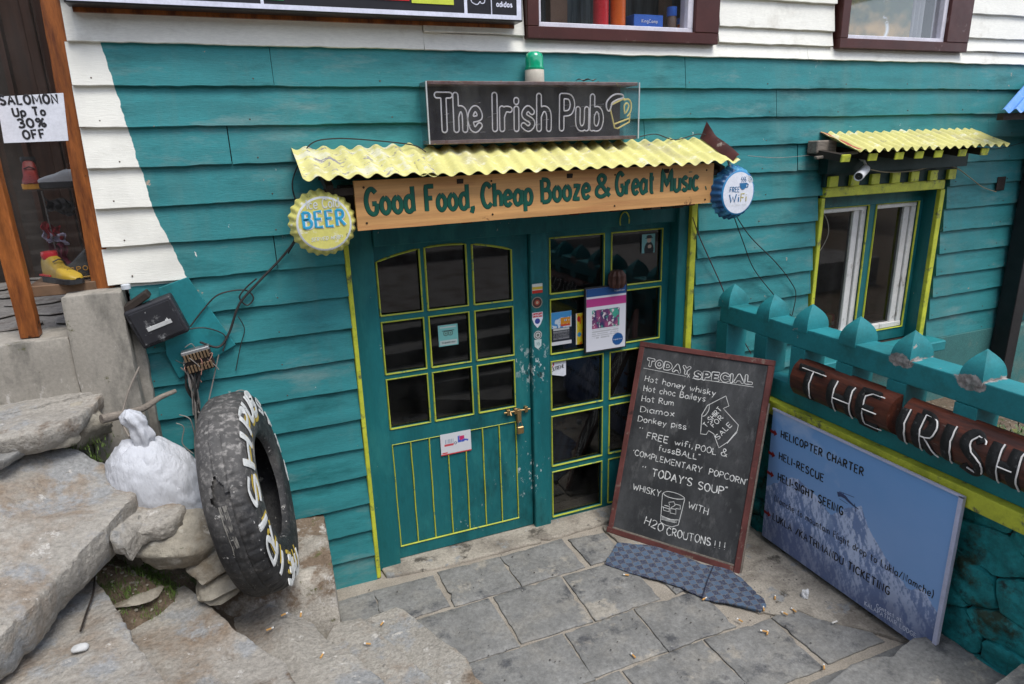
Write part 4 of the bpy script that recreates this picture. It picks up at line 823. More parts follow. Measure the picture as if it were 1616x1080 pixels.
# bottle-cap signs
def capsign(c, r, rot, m_side, m_face, m_ring, name, label):
    t = thing(name, label, 'sign', c); PM = Matrix.Translation(c) @ Matrix.Rotation(rot, 4, 'Z') @ planemat((0, 0, 0), (1, 0, 0), (0, 0, 1))
    fl = lambda a, rr, h: 1 + (.030 * math.cos(a * 24) * min(1, max(0, (rr - r * .80) / (r * .12))) if h < .05 else 0)
    m_ = MB(); m_.revolve([(r * 1.06, -.0), (r * 1.04, .006), (r * 1.0, .018), (r * .95, .038), (r * .90, .048), (r * .86, .052)], PM, 192, fl); m_.build('crimped_rim', m_side, t, smooth=1)
    m_ = MB(); m_.revolve([(r * .865, .052), (r * .84, .0545), (r * .80, .056)], PM, 64); m_.build('ring', m_ring, t, smooth=1)
    m_ = MB(); m_.revolve([(r * .80, .056), (r * .5, .057), (.001, .0575)], PM, 64); m_.build('face', m_face, t, smooth=1)
    m_ = MB(); m_.revolve([(r * .98, .0), (r * .8, .002), (.001, .003)], PM, 32); m_.build('back', mDARKW, t)
    return t, PM @ Matrix.Translation((0, 0, .0575))
mCY = mat('chipped_yellow_tin', (.58, .54, .15), .5, .1, 12, .1, 60, dirt=[((.70, .68, .55), .62, .72, 20), ((.16, .13, .08), .68, .71, 16)])
bt, BP = capsign((.340, -.27, 1.962), .130, 0, mCY, mCY, plain('pale_ring', (.62, .64, .66), .5), 'beer_cap_sign', 'yellow bottle-cap sign reading Ice Cold BEER left of the plank sign')
BL2 = mat('bright_blue_print', (.03, .30, .50), .5, .2, 20, 0); mLG = plain('pale_grey_print', (.62, .64, .62), .5)
typ_fit('BEER', (-.088, -.018), (.088, -.015), .075, BP @ Matrix.Translation((.004, -.003, 0)), mLG, bt, bold=.03)
typ_fit('BEER', (-.088, -.018), (.088, -.015), .075, BP, BL2, bt, lift=.0025, bold=.01)
strokes(hand('Ice Cold', (-.062, .064), (.066, .066), .038, gap=.22), .0026, BP, .001, .2).build('lettering', mLG, bt)
typ_fit('SERVED HERE!', (-.062, -.070), (.066, -.066), .017, BP, mLG, bt, shear=.3, bold=.01)
m_ = MB(); m_.bar((.36, -.24, 2.11), (.36, -.24, 2.06), .06, .02); m_.build('hanging_strap', mDARKW, bt)
mCB = mat('dark_blue_tin', (.018, .085, .21), .35, .25, 10, 0, dirt=[((.06, .26, .45), .5, .6, 8)])
wt_, WP = capsign((2.475, -.29, 1.977), .134, .08, mCB, plain('white_face', (.66, .68, .74), .4), plain('mid_blue_ring', (.025, .20, .42), .4), 'wifi_cap_sign', 'blue and white bottle-cap sign reading FREE WiFi right of the plank sign')
PB = plain('blue_print', (.012, .13, .30), .5)
typ_fit('FREE', (-.066, .005), (.004, .003), .030, WP, PB, wt_, bold=.008)
typ_fit('Wi', (-.068, -.050), (.006, -.050), .048, WP, PB, wt_, bold=.012); typ_fit('Fi', (.014, -.050), (.060, -.050), .048, WP, plain('gold_print', (.42, .36, .14), .5), wt_, bold=.008)
typ_fit('AVAILABLE HERE', (-.064, -.067), (.064, -.067), .009, WP, mLG, wt_)
m_ = MB(); cupx, cupy = .028, .038
m_.prism([WP @ Vector((cupx + a, cupy + b, .0008)) for a, b in ((-.026, .012), (.026, .012), (.020, -.012), (.008, -.022), (-.008, -.022), (-.020, -.012))], .001, WP.to_3x3() @ Vector((0, 0, 1)))
strokes([[(cupx + .024, cupy + .008), (cupx + .036, cupy + .004), (cupx + .034, cupy - .010), (cupx + .018, cupy - .012)]], .003, WP, .001, .3, 5, m_)
strokes([smooth_pts([(cupx + k, cupy + .016), (cupx + k + .006, cupy + .026), (cupx + k - .002, cupy + .034), (cupx + k + .004, cupy + .044)]) for k in (-.014, 0, .012)], .002, WP, .001, .3, 5, m_); m_.build('cup_print', PB, wt_)
strokes([[(cupx + .034 + r_ * math.cos(a), cupy + .014 + r_ * math.sin(a)) for a in [i * PI / 16 for i in range(0, 9)]] for r_ in (.012, .022, .032)], .0022, WP, .001, .3).build('wave_print', mLG, wt_)
m_ = MB(); m_.bar((2.46, -.27, 2.15), (2.475, -.28, 2.09), .07, .008); m_.build('hanging_strap', plain('white_strap', (.5, .5, .5)), wt_)
# long shop banner at the top
bn = thing('shop_banner', 'black shop banner board with white border above the white boards', 'banner', (.44, -.1, 2.8))
m_ = MB(); m_.box(-.47, 1.352, -.12, -.03, 2.800, 3.35); m_.build('banner_board', plain('banner_black', (.016, .015, .018), .35), bn, bevel=.002)
m_ = MB(); m_.box(-.46, 1.348, -.028, .0, 2.785, 2.806); m_.build('batten', mWOOD2, bn)
WB = plain('banner_white', (.66, .67, .78), .4); m_ = MB(); m_.box(-.46, 1.345, -.1245, -.1205, 2.806, 2.824); m_.box(1.322, 1.345, -.1245, -.1205, 2.824, 3.34)
m_.box(1.068, 1.082, -.1245, -.1205, 2.824, 3.34); m_.box(1.196, 1.200, -.1245, -.1205, 2.824, 3.34); m_.box(.21, .222, -.1245, -.1205, 2.824, 3.34); m_.build('border', WB, bn)
for x0, x1, cc, z in ((.55, .82, (.55, .02, .02), 2.862), (.83, 1.02, (.55, .62, .06), 2.855), (.22, .30, (.05, .3, .12), 2.84)):
    m_ = MB(); m_.box(x0, x1, -.1235, -.1205, z, 3.1); m_.build('logo_panel', plain('logo_%d' % int(x0 * 100), cc, .4), bn, bevel=.0)
typ_fit('adidas', (1.222, 2.856), (1.302, 2.856), .026, FAC(-.1205), WB, bn, bold=.02)
strokes([smooth_pts([(1.10, 2.90), (1.105, 2.872), (1.13, 2.862), (1.145, 2.875), (1.15, 2.868), (1.165, 2.872), (1.17, 2.9)])], .0022, FAC(-.1205), .001, .3).build('logo_outline', WB, bn)
strokes([[(.30 + k * .04 , 2.93), (.31 + k * .05, 2.87), (.36 + k * .04, 2.90), (.33 + k * .05, 2.95)] for k in range(5)], .004, FAC(-.1205), .001, .3).build('drawn_logo', WB, bn)


# ---- papers and stickers on the doors
def paper(x0, x1, z0, z1, y, name, label, fnc=None, res=(30, 30), col=mPAPER, cat='notice', tilt=0):
    m_ = MB(); PMx = FAC(y)
    m_.box(x0, x1, y, y + .0015, z0, z1); o = tag(m_.build(name, col), label, cat)
    if fnc: picture('print', x1 - x0, z1 - z0, PMx, x0, z0, res[0], res[1], fnc, o, .0006)
    return o
def band(A, B, a0, a1, b0, b1): return ((A >= a0) & (A <= a1) & (B >= b0) & (B <= b1)).astype(float)
def big(A, B):
    c = lerpc((.62, .62, .66), (.62, .62, .66), A); c = lerpc(c, (.015, .07, .22), band(A, B, 0, 1, .87, 1)); c = lerpc(c, (.42, .04, .20), band(A, B, 0, 1, .71, .84))
    n = vnoise(A, B, 5, 4, 9); n2 = vnoise(A, B, 8, 4, 12); pc = lerpc((.03, .03, .10), (.35, .06, .16), np.clip(n * 2 - .6, 0, 1)); pc = lerpc(pc, (.05, .30, .22), (n2 > .58) * 1.); pc = lerpc(pc, (.6, .55, .55), (vnoise(A, B, 19, 3, 20) > .66) * 1.)
    c = c * (1 - band(A, B, .14, .84, .36, .66)[..., None]) + pc * band(A, B, .14, .84, .36, .66)[..., None]
    tx = band(A, B, .14, .82, .20, .34) * ((B * 60) % 2 < 1) * (vnoise(A, B, 3, 2, 30) > .35); c = lerpc(c, (.40, .40, .42), tx)
    c = lerpc(c, (.01, .08, .25), (((A - .8) / .14) ** 2 + ((B - .14) / .10) ** 2 < 1) * 1.); return c
bp = paper(1.783, 2.045, 1.085, 1.457, .045, 'framed_certificate', 'white poster with blue and magenta header and blue dot on the right door', big, (90, 130), cat='poster')
typ_fit('tripadvisor', (1.965, 1.426), (2.035, 1.426), .011, FAC(.0435), mPAPER, bp); typ_fit('tripadvisor', (1.962, 1.133), (2.022, 1.133), .009, FAC(.0435), mPAPER, bp)
m_ = MB(); m_.box(1.775, 2.053, .0468, .060, 1.077, 1.465); m_.build('backing_board', mBLKP, bp)
def eve(A, B):
    n = vnoise(A, B, 31, 5, 6); c = lerpc((.01, .012, .02), (.01, .012, .02), A); top = B > .52; mtn = (B < .52 + .38 * (.35 + n * A + .25 * (1 - A)))
    sk = lerpc((.02, .12, .34), (.05, .25, .5), B); sk = lerpc(sk, (.5, .56, .62), mtn * (n > .42) * 1.); c = np.where(top[..., None], sk, c)
    c = lerpc(c, (.55, .22, .01), band(A, B, .48, .95, .56, .82) * (vnoise(A, B, 44, 3, 14) > .38)); c = lerpc(c, (.5, .05, .02), band(A, B, .5, .92, .56, .62))
    c = lerpc(c, (.45, .45, .45), band(A, B, .12, .88, .44, .50)); c = lerpc(c, (.18, .18, .19), band(A, B, .12, .88, .17, .42) * ((B * 70) % 2 < 1.2) * (vnoise(A, B, 9, 2, 30) > .3)); c = lerpc(c, (.6, .6, .62), band(A, B, 0, 1, 0, .11)); return c
paper(1.577, 1.709, 1.140, 1.335, .088, 'hike_poster', 'black and blue mountain event poster in the second left pane of the right door', eve, (50, 80), cat='poster')
def juice(A, B):
    n = vnoise(A, B, 77, 3, 6); c = lerpc((.60, .58, .50), (.60, .58, .50), A); m = ((A > .18)); c = lerpc(c, (.62, .50, .02), m * 1.); c = lerpc(c, (.60, .14, .01), m * (n > .56)); c = lerpc(c, (.45, .01, .01), (((A - .4) / .22) ** 2 + ((B - .82) / .1) ** 2 < 1) * 1.); c = lerpc(c, (.03, .25, .5), (((A - .5) / .3) ** 2 + ((B - .32) / .07) ** 2 < 1) * 1.); return c
paper(1.738, 1.782, 1.125, 1.312, .088, 'yellow_leaflet', 'yellow and orange leaflet half hidden behind the white poster', juice, (16, 50), cat='leaflet')
m_ = MB(); m_.prism([(1.573, .088, .966), (1.655, .088, .944), (1.672, .088, .950), (1.672, .088, 1.046), (1.573, .088, 1.046)], .001, (0, 1, 0)); o = tag(m_.build('handwritten_sticker', mPAPER), 'torn white sticker with black scribble in the third left pane', 'sticker')
strokes(hand('EXTREME', (1.578, .985), (1.660, .998), .022, gap=.2), .0016, FAC(.0875), .001, .3).build('scribble', mBLKP, o)
m_ = MB(); m_.tube([(1.585, .087, 1.03), (1.594, .087, 1.034), (1.59, .087, 1.022), (1.585, .087, 1.012)], .003, 5); m_.build('red_mark', RED, o)
def man(A, B):
    c = lerpc((.16, .36, .36), (.16, .36, .36), A); body = ((A - .55) / .36) ** 2 + ((B - .18) / .42) ** 2 < 1; head = ((A - .55) / .17) ** 2 + ((B - .68) / .14) ** 2 < 1; hat = (((A - .55) / .22) ** 2 + ((B - .86) / .09) ** 2 < 1) | ((abs(B - .79) < .02) & (abs(A - .55) < .28))
    c = lerpc(c, (.012, .012, .014), body * 1.); c = lerpc(c, (.45, .33, .26), head * 1.); c = lerpc(c, (.012, .012, .014), hat * 1.); c = lerpc(c, (.45, .33, .26), (((A - .6) / .14) ** 2 + ((B - .34) / .1) ** 2 < 1) * 1.); return c
paper(2.172, 2.262, 1.622, 1.733, .088, 'figure_sticker', 'pale blue sticker of a figure in a dark hat, upper right pane', man, (40, 50), cat='sticker')
def owl(A, B):
    c = lerpc((.16, .42, .40), (.16, .42, .40), A); c = lerpc(c, (.42, .50, .48), band(A, B, .06, .94, .04, .28)); c = lerpc(c, (.42, .50, .48), band(A, B, .1, .9, .86, .93))
    for cx in (.38, .62):
        d = np.hypot(A - cx, (B - .6) * 1.05); c = lerpc(c, (.02, .03, .03), (d < .13) * 1.); c = lerpc(c, (.2, .45, .4), (d < .09) * 1.); c = lerpc(c, (.02, .03, .03), (d < .04) * 1.)
    return lerpc(c, (.02, .03, .03), band(A, B, .2, .8, .71, .745))
o = paper(.914, 1.023, 1.230, 1.346, .0885, 'mint_sticker', 'mint green sticker with two round eyes in the middle pane of the left door', owl, (60, 60), cat='sticker')
typ_fit('tripadvisor', (.93, 1.245), (1.008, 1.245), .012, FAC(.0875), mBLKP, o)
def notice(A, B):
    c = lerpc((.60, .60, .62), (.60, .60, .62), A); c = lerpc(c, (.55, .03, .04), band(A, B, 0, 1, .0, .055)); c = lerpc(c, (.5, .06, .08), band(A, B, .12, .42, .42, .5)); c = lerpc(c, (.25, .3, .38), band(A, B, .12, .42, .53, .72) * ((A * 40) % 2 < 1))
    n = vnoise(A, B, 6, 3, 8); c = lerpc(c, (.04, .08, .42), band(A, B, .56, .9, .5, .8) * (n > .5)); c = lerpc(c, (.5, .02, .12), band(A, B, .56, .78, .5, .78) * (n < .45)); c = lerpc(c, (.06, .08, .15), (abs(np.hypot((A - .48), (B - .5) * .8) - .04) < .012) * 1.); c = lerpc(c, (.55, .03, .04), band(A, B, .04, .2, .07, .12)); return c
paper(.884, 1.062, .600, .727, .0745, 'service_notice', 'white notice with red base line and blue logo on the left door planks', notice, (70, 50))
def sticker(x, z, w, h, fnc, label, name='sticker'):
    poly = [(x - w / 2, 0.0435, z - h / 2)]; return paper(x - w / 2, x + w / 2, z - h / 2, z + h / 2, 0.0442, name, label, fnc, (30, 30), cat='sticker')
sticker(1.477, 1.497, .062, .052, lambda A, B: lerpc(lerpc(lerpc((.6, .6, .55), (.6, .6, .55), A), (.55, .40, .03), band(A, B, 0, 1, .4, .68)), (.45, .02, .01), band(A, B, 0, 1, 0, .3)), 'white, yellow and red striped sticker, topmost on the centre post')
def disc(x, z, r, cols, label, n=40):
    o = None; y = 0.0438
    for k, (f, c) in enumerate(cols):
        m_ = MB(); m_.revolve([(.0005, 0), (r * f, 0)], FAC(y - .0005 * k) @ Matrix.Translation((x, z, 0)), n); q = m_.build('badge_sticker' if o is None else 'print_ring', plain('ink_%03d_%03d_%03d' % tuple(int(v * 999) for v in c), c, .5), o)
        if o is None: o = tag(q, label, 'sticker')
    return o
disc(1.474, 1.418, .032, [(1, (.25, .22, .18)), (.85, (.05, .02, .015)), (.5, (.28, .05, .03)), (.25, (.4, .3, .2))], 'round brown and red badge sticker, second down the centre post')
m_ = MB(); m_.prism([(1.443, 0.0440, 1.362), (1.507, 0.0440, 1.362), (1.507, 0.0440, 1.325), (1.495, 0.0440, 1.295), (1.474, 0.0440, 1.272), (1.455, 0.0440, 1.295), (1.443, 0.0440, 1.325)], .001, (0, 1, 0)); o = tag(m_.build('shield_sticker', mPAPER), 'white shield sticker with red crown on the centre post', 'sticker')
m_ = MB(); m_.box(1.446, 1.504, 0.0425, 0.0438, 1.335, 1.359); m_.build('red_band', RED, o); typ_fit('HIGH', (1.449, 1.339), (1.501, 1.339), .016, FAC(0.0423), mPAPER, o, bold=.02)
m_ = MB(); m_.revolve([(.0005, 0), (.016, 0)], FAC(0.0432) @ Matrix.Translation((1.474, 1.312, 0)), 24); m_.build('blue_dot', plain('navy', (.03, .05, .25)), o)
disc(1.475, 1.231, .025, [(1, (.45, .46, .44)), (.8, (.10, .10, .09)), (.6, (.5, .5, .48)), (.35, (.12, .14, .12))], 'small round grey badge sticker, fourth down the centre post')
m_ = MB(); m_.prism([(1.453, 0.0440, 1.205), (1.497, 0.0440, 1.205), (1.495, 0.0440, 1.165), (1.475, 0.0440, 1.148), (1.455, 0.0440, 1.165)], .001, (0, 1, 0)); o = tag(m_.build('pale_sticker', plain('mint_white', (.5, .6, .58))), 'small pale mint shield sticker, lowest on the centre post', 'sticker'); typ_fit('15', (1.465, 1.172), (1.487, 1.172), .018, FAC(0.0435), plain('mint_ink', (.12, .3, .3)), o)

# =================================================================== CHALKBOARD
_b = [[1.8064, -0.1777, 0.012], [0.5552, -0.8317, 0.0], [0.3034, 0.2026, 0.9311], 0.7808, 1.1638]
BO, BU, BV = Vector(_b[0]), Vector(_b[1]), Vector(_b[2]); BW, BH = _b[3], _b[4]; BPm = planemat(BO, BU, BV)
cb = thing('chalkboard', 'leaning A-frame style chalkboard headed TODAY SPECIAL with red-brown frame', 'chalkboard', tuple(BO)); cb['label'] = 'leaning blackboard headed TODAY SPECIAL with chipped red-brown frame'
def bbox(u0, u1, v0, v1, w0, w1):
    m_ = MB(); m_.M = BPm; m_.box(u0, u1, v0, v1, w0, w1); return m_
bbox(.028, BW - .028, .03, BH - .028, -.014, -.006).build('slate', mCHALKB, cb)
bbox(0, .032, .028, BH - .032, -.026, .0).build('frame_rail', mREDW, cb, bevel=.003); bbox(BW - .032, BW, -.02, BH - .032, -.026, .0005).build('frame_rail', mREDW, cb, bevel=.003)
bbox(-.006, BW - .034, 0, .032, -.027, .003).build('frame_rail', mREDW, cb, bevel=.003); bbox(0, BW, BH - .0315, BH, -.027, .001).build('frame_rail', mREDW, cb, bevel=.003)
bbox(.03, BW - .034, .0325, .040, -.006, .002).build('chalk_ledge', mGREYW, cb); bbox(BW + .001, BW + .008, -.01, BH * .8, -.024, -.006).build('side_strip', mGREYW, cb)
LIFT = -.0055
def L_(px, py): return px
def chalk(tx, a, b, cap, r=.0022, gap=.2, jit=.05, name='chalk_writing', out=0):
    P = hand(tx, a, b, cap, gap=gap, jit=jit)
    if out: P = outline(P, out, .0022)
    strokes(P, r, BPm, LIFT, .25, 5, None, .006, .75).build(name, mCHALK, cb)
chalk('TODAY', (0.068,1.029), (0.323,1.017), .036, .0019, .34, .03, out=.0075); chalk('SPECIAL', (0.364,0.998), (0.676,1.022), .038, .0019, .30, .03, out=.0075)
def lines(name, *PP, r=.0018): strokes(list(PP), r, BPm, LIFT, .25, 5, None, .02).build(name, mCHALK, cb)
lines('chalk_line', [(0.048,1.007), (0.311,1.000)], [(0.349,0.996), (0.692,1.004)], [(0.316,1.016), (0.334,0.997)], [(0.330,1.018), (0.320,0.994)], r=.0014)
chalk('Hot honey whisky', (0.069,0.933), (0.494,0.918), .034, gap=.22); chalk('Hot choc Baileys', (0.072,0.872), (0.443,0.876), .034, gap=.22); chalk('Hot Rum', (0.072,0.811), (0.266,0.821), .034)
chalk('Diamox', (0.075,0.746), (0.282,0.757), .036); chalk('Donkey piss', (0.070,0.688), (0.363,0.699), .034)
chalk('"', (0.090,0.623), (0.110,0.623), .034); chalk('FREE', (0.142,0.600), (0.271,0.598), .036, .0026); chalk('wifi,', (0.313,0.600), (0.418,0.601), .034, .0024); chalk('POOL', (0.437,0.595), (0.552,0.596), .034, .0024); chalk('&', (0.580,0.598), (0.612,0.595), .040)
chalk('fussBALL"', (0.226,0.547), (0.468,0.544), .032); chalk("'COMPLEMENTARY", (0.075,0.486), (0.490,0.477), .032); chalk("POPCORN'", (0.533,0.480), (0.739,0.472), .032)
chalk('"', (0.150,0.401), (0.170,0.402), .034); chalk("TODAY'S", (0.211,0.393), (0.447,0.390), .044, .0030); chalk('SOUP"', (0.488,0.386), (0.646,0.392), .042, .0030)
chalk('WHISKY', (0.111,0.289), (0.281,0.285), .036); chalk('WITH', (0.450,0.268), (0.563,0.260), .036); chalk('H20', (0.215,0.110), (0.327,0.094), .044, .0026); chalk('CROUTONS', (0.355,0.088), (0.605,0.098), .042, .0026); chalk('!!!', (0.630,0.095), (0.685,0.098), .040)
# T-shirt drawing and its words
lines('chalk_tshirt', [(0.553,0.929), (0.579,0.877), (0.551,0.857), (0.646,0.783), (0.645,0.751), (0.605,0.679), (0.563,0.637), (0.523,0.707), (0.492,0.719), (0.482,0.695), (0.450,0.692), (0.439,0.799), (0.461,0.858), (0.480,0.872), (0.553,0.929)], smooth_pts([(0.471,0.863), (0.473,0.831), (0.457,0.799), (0.443,0.792)]), [(0.646,0.744), (0.603,0.671)])
chalk('T-SHIRT', (0.475,0.734), (0.545,0.849), .028, gap=.24); chalk('FOR', (0.517,0.742), (0.559,0.805), .026, gap=.24); chalk('SALE', (0.552,0.681), (0.614,0.773), .028, gap=.24)
# whisky glass drawing
lines('chalk_glass', [(0.292,0.310), (0.309,0.148), (0.338,0.138), (0.379,0.139), (0.413,0.160), (0.424,0.311)], smooth_pts([(0.295,0.314), (0.323,0.329), (0.383,0.330), (0.423,0.315), (0.381,0.300), (0.321,0.299), (0.296,0.311)]), [(0.307,0.184), (0.358,0.177), (0.412,0.188)],
      [(0.309,0.237), (0.316,0.217), (0.347,0.218), (0.345,0.247), (0.315,0.246)], [(0.344,0.254), (0.337,0.270), (0.366,0.281), (0.376,0.262), (0.354,0.242)], [(0.351,0.234), (0.355,0.213), (0.389,0.215), (0.384,0.242), (0.351,0.237)], [(0.383,0.246), (0.409,0.249), (0.405,0.270), (0.375,0.269)], [(0.302,0.235), (0.348,0.233)])
lines('chalk_shading', *[[(0.311,0.182)[:1] + ((0.311,0.182)[1] - .006 * k % .03,), ((0.402,0.182)[0] - .01 * (k % 2), (0.404,0.168)[1] - .004 * k % .02 + .01)] for k in range(4)], r=.0012)

# =================================================================== DOORMAT
def matprint(A, B):
    pass
def mat_nodes():
    m = D.materials.new('blue_diamond_carpet'); m.use_nodes = True; nt = m.node_tree; b = nt.nodes['Principled BSDF']; b.inputs['Roughness'].default_value = .95
    co = NN(nt, 'ShaderNodeNewGeometry').outputs['Position']; mp = NN(nt, 'ShaderNodeMapping'); mp.inputs['Rotation'].default_value = (0, 0, .98); mp.inputs['Scale'].default_value = (19, 19, 1); nt.links.new(co, mp.inputs[0])
    n2 = NN(nt, 'ShaderNodeVectorMath', operation='ADD'); nn = NN(nt, 'ShaderNodeTexNoise'); nn.inputs['Scale'].default_value = 18; sc = NN(nt, 'ShaderNodeVectorMath', operation='SCALE'); sc.inputs['Scale'].default_value = .5; nt.links.new(co, nn.inputs['Vector']); nt.links.new(nn.outputs['Color'], sc.inputs[0]); nt.links.new(mp.outputs[0], n2.inputs[0]); nt.links.new(sc.outputs[0], n2.inputs[1])
    sp = NN(nt, 'ShaderNodeSeparateXYZ'); nt.links.new(n2.outputs[0], sp.inputs[0]); u = math_(nt, 'ADD', sp.outputs[0], sp.outputs[1]); v = math_(nt, 'SUBTRACT', sp.outputs[0], sp.outputs[1])
    fu, fv = math_(nt, 'FRACT', math_(nt, 'MULTIPLY', u, .5)), math_(nt, 'FRACT', math_(nt, 'MULTIPLY', v, .5))
    par = math_(nt, 'ABSOLUTE', math_(nt, 'SUBTRACT', math_(nt, 'GREATER_THAN', fu, .5), math_(nt, 'GREATER_THAN', fv, .5)))
    c = mixc(nt, par, (.062, .105, .175), (.030, .036, .070)); e1 = math_(nt, 'ABSOLUTE', math_(nt, 'SUBTRACT', math_(nt, 'FRACT', u), .5)); e2 = math_(nt, 'ABSOLUTE', math_(nt, 'SUBTRACT', math_(nt, 'FRACT', v), .5))
    c = mixc(nt, math_(nt, 'MULTIPLY', math_(nt, 'GREATER_THAN', math_(nt, 'MAXIMUM', e1, e2), .45), .55), c, (.16, .13, .09))
    c = mixc(nt, ramp(nt, nz(nt, co, 140, 3), .45, .8), c, (.13, .15, .18)); nt.links.new(c, b.inputs['Base Color'])
    bn = NN(nt, 'ShaderNodeBump'); bn.inputs['Strength'].default_value = .8; bn.inputs['Distance'].default_value = .004; nt.links.new(nz(nt, co, 260, 3), bn.inputs['Height']); nt.links.new(bn.outputs[0], b.inputs['Normal']); return m
mMAT = mat_nodes()
slab([(1.629,-0.446,0.018), (1.690,-0.390,0.018), (1.800,-0.304,0.018), (1.997,-0.438,0.018), (2.120,-0.680,0.018), (2.218,-0.770,0.018), (2.225,-0.899,0.018), (2.219,-1.079,0.018), (2.132,-1.117,0.018), (2.061,-1.032,0.018), (1.943,-0.931,0.018), (1.894,-0.815,0.018), (1.821,-0.694,0.018), (1.729,-0.592,0.018)], .014, .010, .012, 66, .004, .006, 12).build('doormat', mMAT, smooth=1)
dm = D.objects['doormat']; rnd = random.Random(17); fr_ = MB(); EP = [(1.636,-0.434,0.008), (1.736,-0.580,0.008), (1.829,-0.683,0.008), (1.902,-0.804,0.008), (1.952,-0.921,0.008), (2.070,-1.023,0.008), (2.142,-1.107,0.008)]
for i in range(260):
    t_ = rnd.random() * 5.999; a_ = Vector(EP[int(t_)]).lerp(Vector(EP[int(t_) + 1]), t_ % 1); d_ = Vector((rnd.uniform(-.6, .3), -1, 0)).normalized() * rnd.uniform(.004, .016); a_ -= Vector((0, -.008, 0)); fr_.tube([a_ + Vector((0, 0, .004)), a_ + d_ * .6 + Vector((0, 0, .005)), a_ + d_ + Vector((rnd.uniform(-.004, .004), 0, 0))], .0009, 4)
stuff(fr_.build('frayed_fringe', plain('dark_blue_yarn', (.03, .04, .075), .9), dm))
dm = D.objects['doormat']; tag(dm, 'frayed blue diamond-pattern carpet mat under the chalkboard', 'doormat')
m_ = MB(); m_.tube([(2.147,-0.731,0.030), (2.042,-0.815,0.030), (1.929,-0.914,0.026)], .0025, 5); m_.build('seam', plain('mat_seam', (.02, .02, .04)), dm)

# =================================================================== FENCE WALL ON THE RIGHT
fw = thing('fence_wall', 'teal concrete picket railing on a painted stone wall with yellow ledge', 'fence', (2.68, -1.1, 0))
m_ = MB(); m_.box(2.672, 2.80, -2.62, -.06, -.2, .785); m_.build('wall_core', mDARKW, fw)
m_ = MB()
def strip(y0, y1, x0, x1, z0, z1, m, name, bev=.006, amp=.002, seg=.05):
    n = int((y1 - y0) / seg); vs = []
    for i in range(n + 1):
        y = y0 + (y1 - y0) * i / n; q = [amp * fn((y, k, 0), 4, k * 3.1) for k in range(4)]
        vs += [(x0 + q[0], y, z0 + q[1]), (x0 + q[0], y, z1 + q[2]), (x1 + q[3], y, z1 + q[2]), (x1 + q[3], y, z0 + q[1])]
    m2 = MB(); m2.add(vs, [(i * 4 + k, (i + 1) * 4 + k, (i + 1) * 4 + (k + 1) % 4, i * 4 + (k + 1) % 4) for i in range(n) for k in range(4)] + [(0, 1, 2, 3), tuple(n * 4 + k for k in (3, 2, 1, 0))])
    return m2.build(name, m, fw, bevel=bev, seg=2)
strip(-2.62, -.07, 2.585, 2.80, .787, .868, mYEL, 'ledge'); strip(-2.62, -.07, 2.628, 2.758, .869, .982, mTEALF, 'lower_rail'); strip(-2.62, -.10, 2.616, 2.754, 1.200, 1.308, mTEALF, 'top_rail')
PK = [-.130, -.452, -.720, -1.010, -1.291, -1.600, -1.90, -2.20, -2.50]; first = None; mPATCH = None
def picket(y):
    m_ = MB(); h = .046; xs_ = (2.612, 2.758); n = 12
    m_.box(xs_[0], xs_[1], y - h, y + h, .983, 1.199)
    prof = [(0, 1.0), (.030, 1.0), (.050, .955), (.068, .87), (.085, .74), (.100, .57), (.114, .37), (.127, .16), (.137, .01)]
    cx = 2.685; vs = []
    for dz, s in prof:
        vs += [(cx + a * .0735 * s, y + b * (h + .001) * s, 1.290 + dz) for a, b in ((-1, -1), (1, -1), (1, 1), (-1, 1))]
    m2 = MB(); m2.add(vs, [(r * 4 + k, r * 4 + (k + 1) % 4, (r + 1) * 4 + (k + 1) % 4, (r + 1) * 4 + k) for r in range(len(prof) - 1) for k in range(4)] + [tuple((len(prof) - 1) * 4 + k for k in range(4))])
    m_.add(m2.v, m2.f); return m_
p0 = picket(PK[0]).build('picket', mTEALF, fw, bevel=.002, smooth=22)
for y in PK[1:]:
    c = p0.copy(); COL.objects.link(c); c.location = (0, y - PK[0], 0)
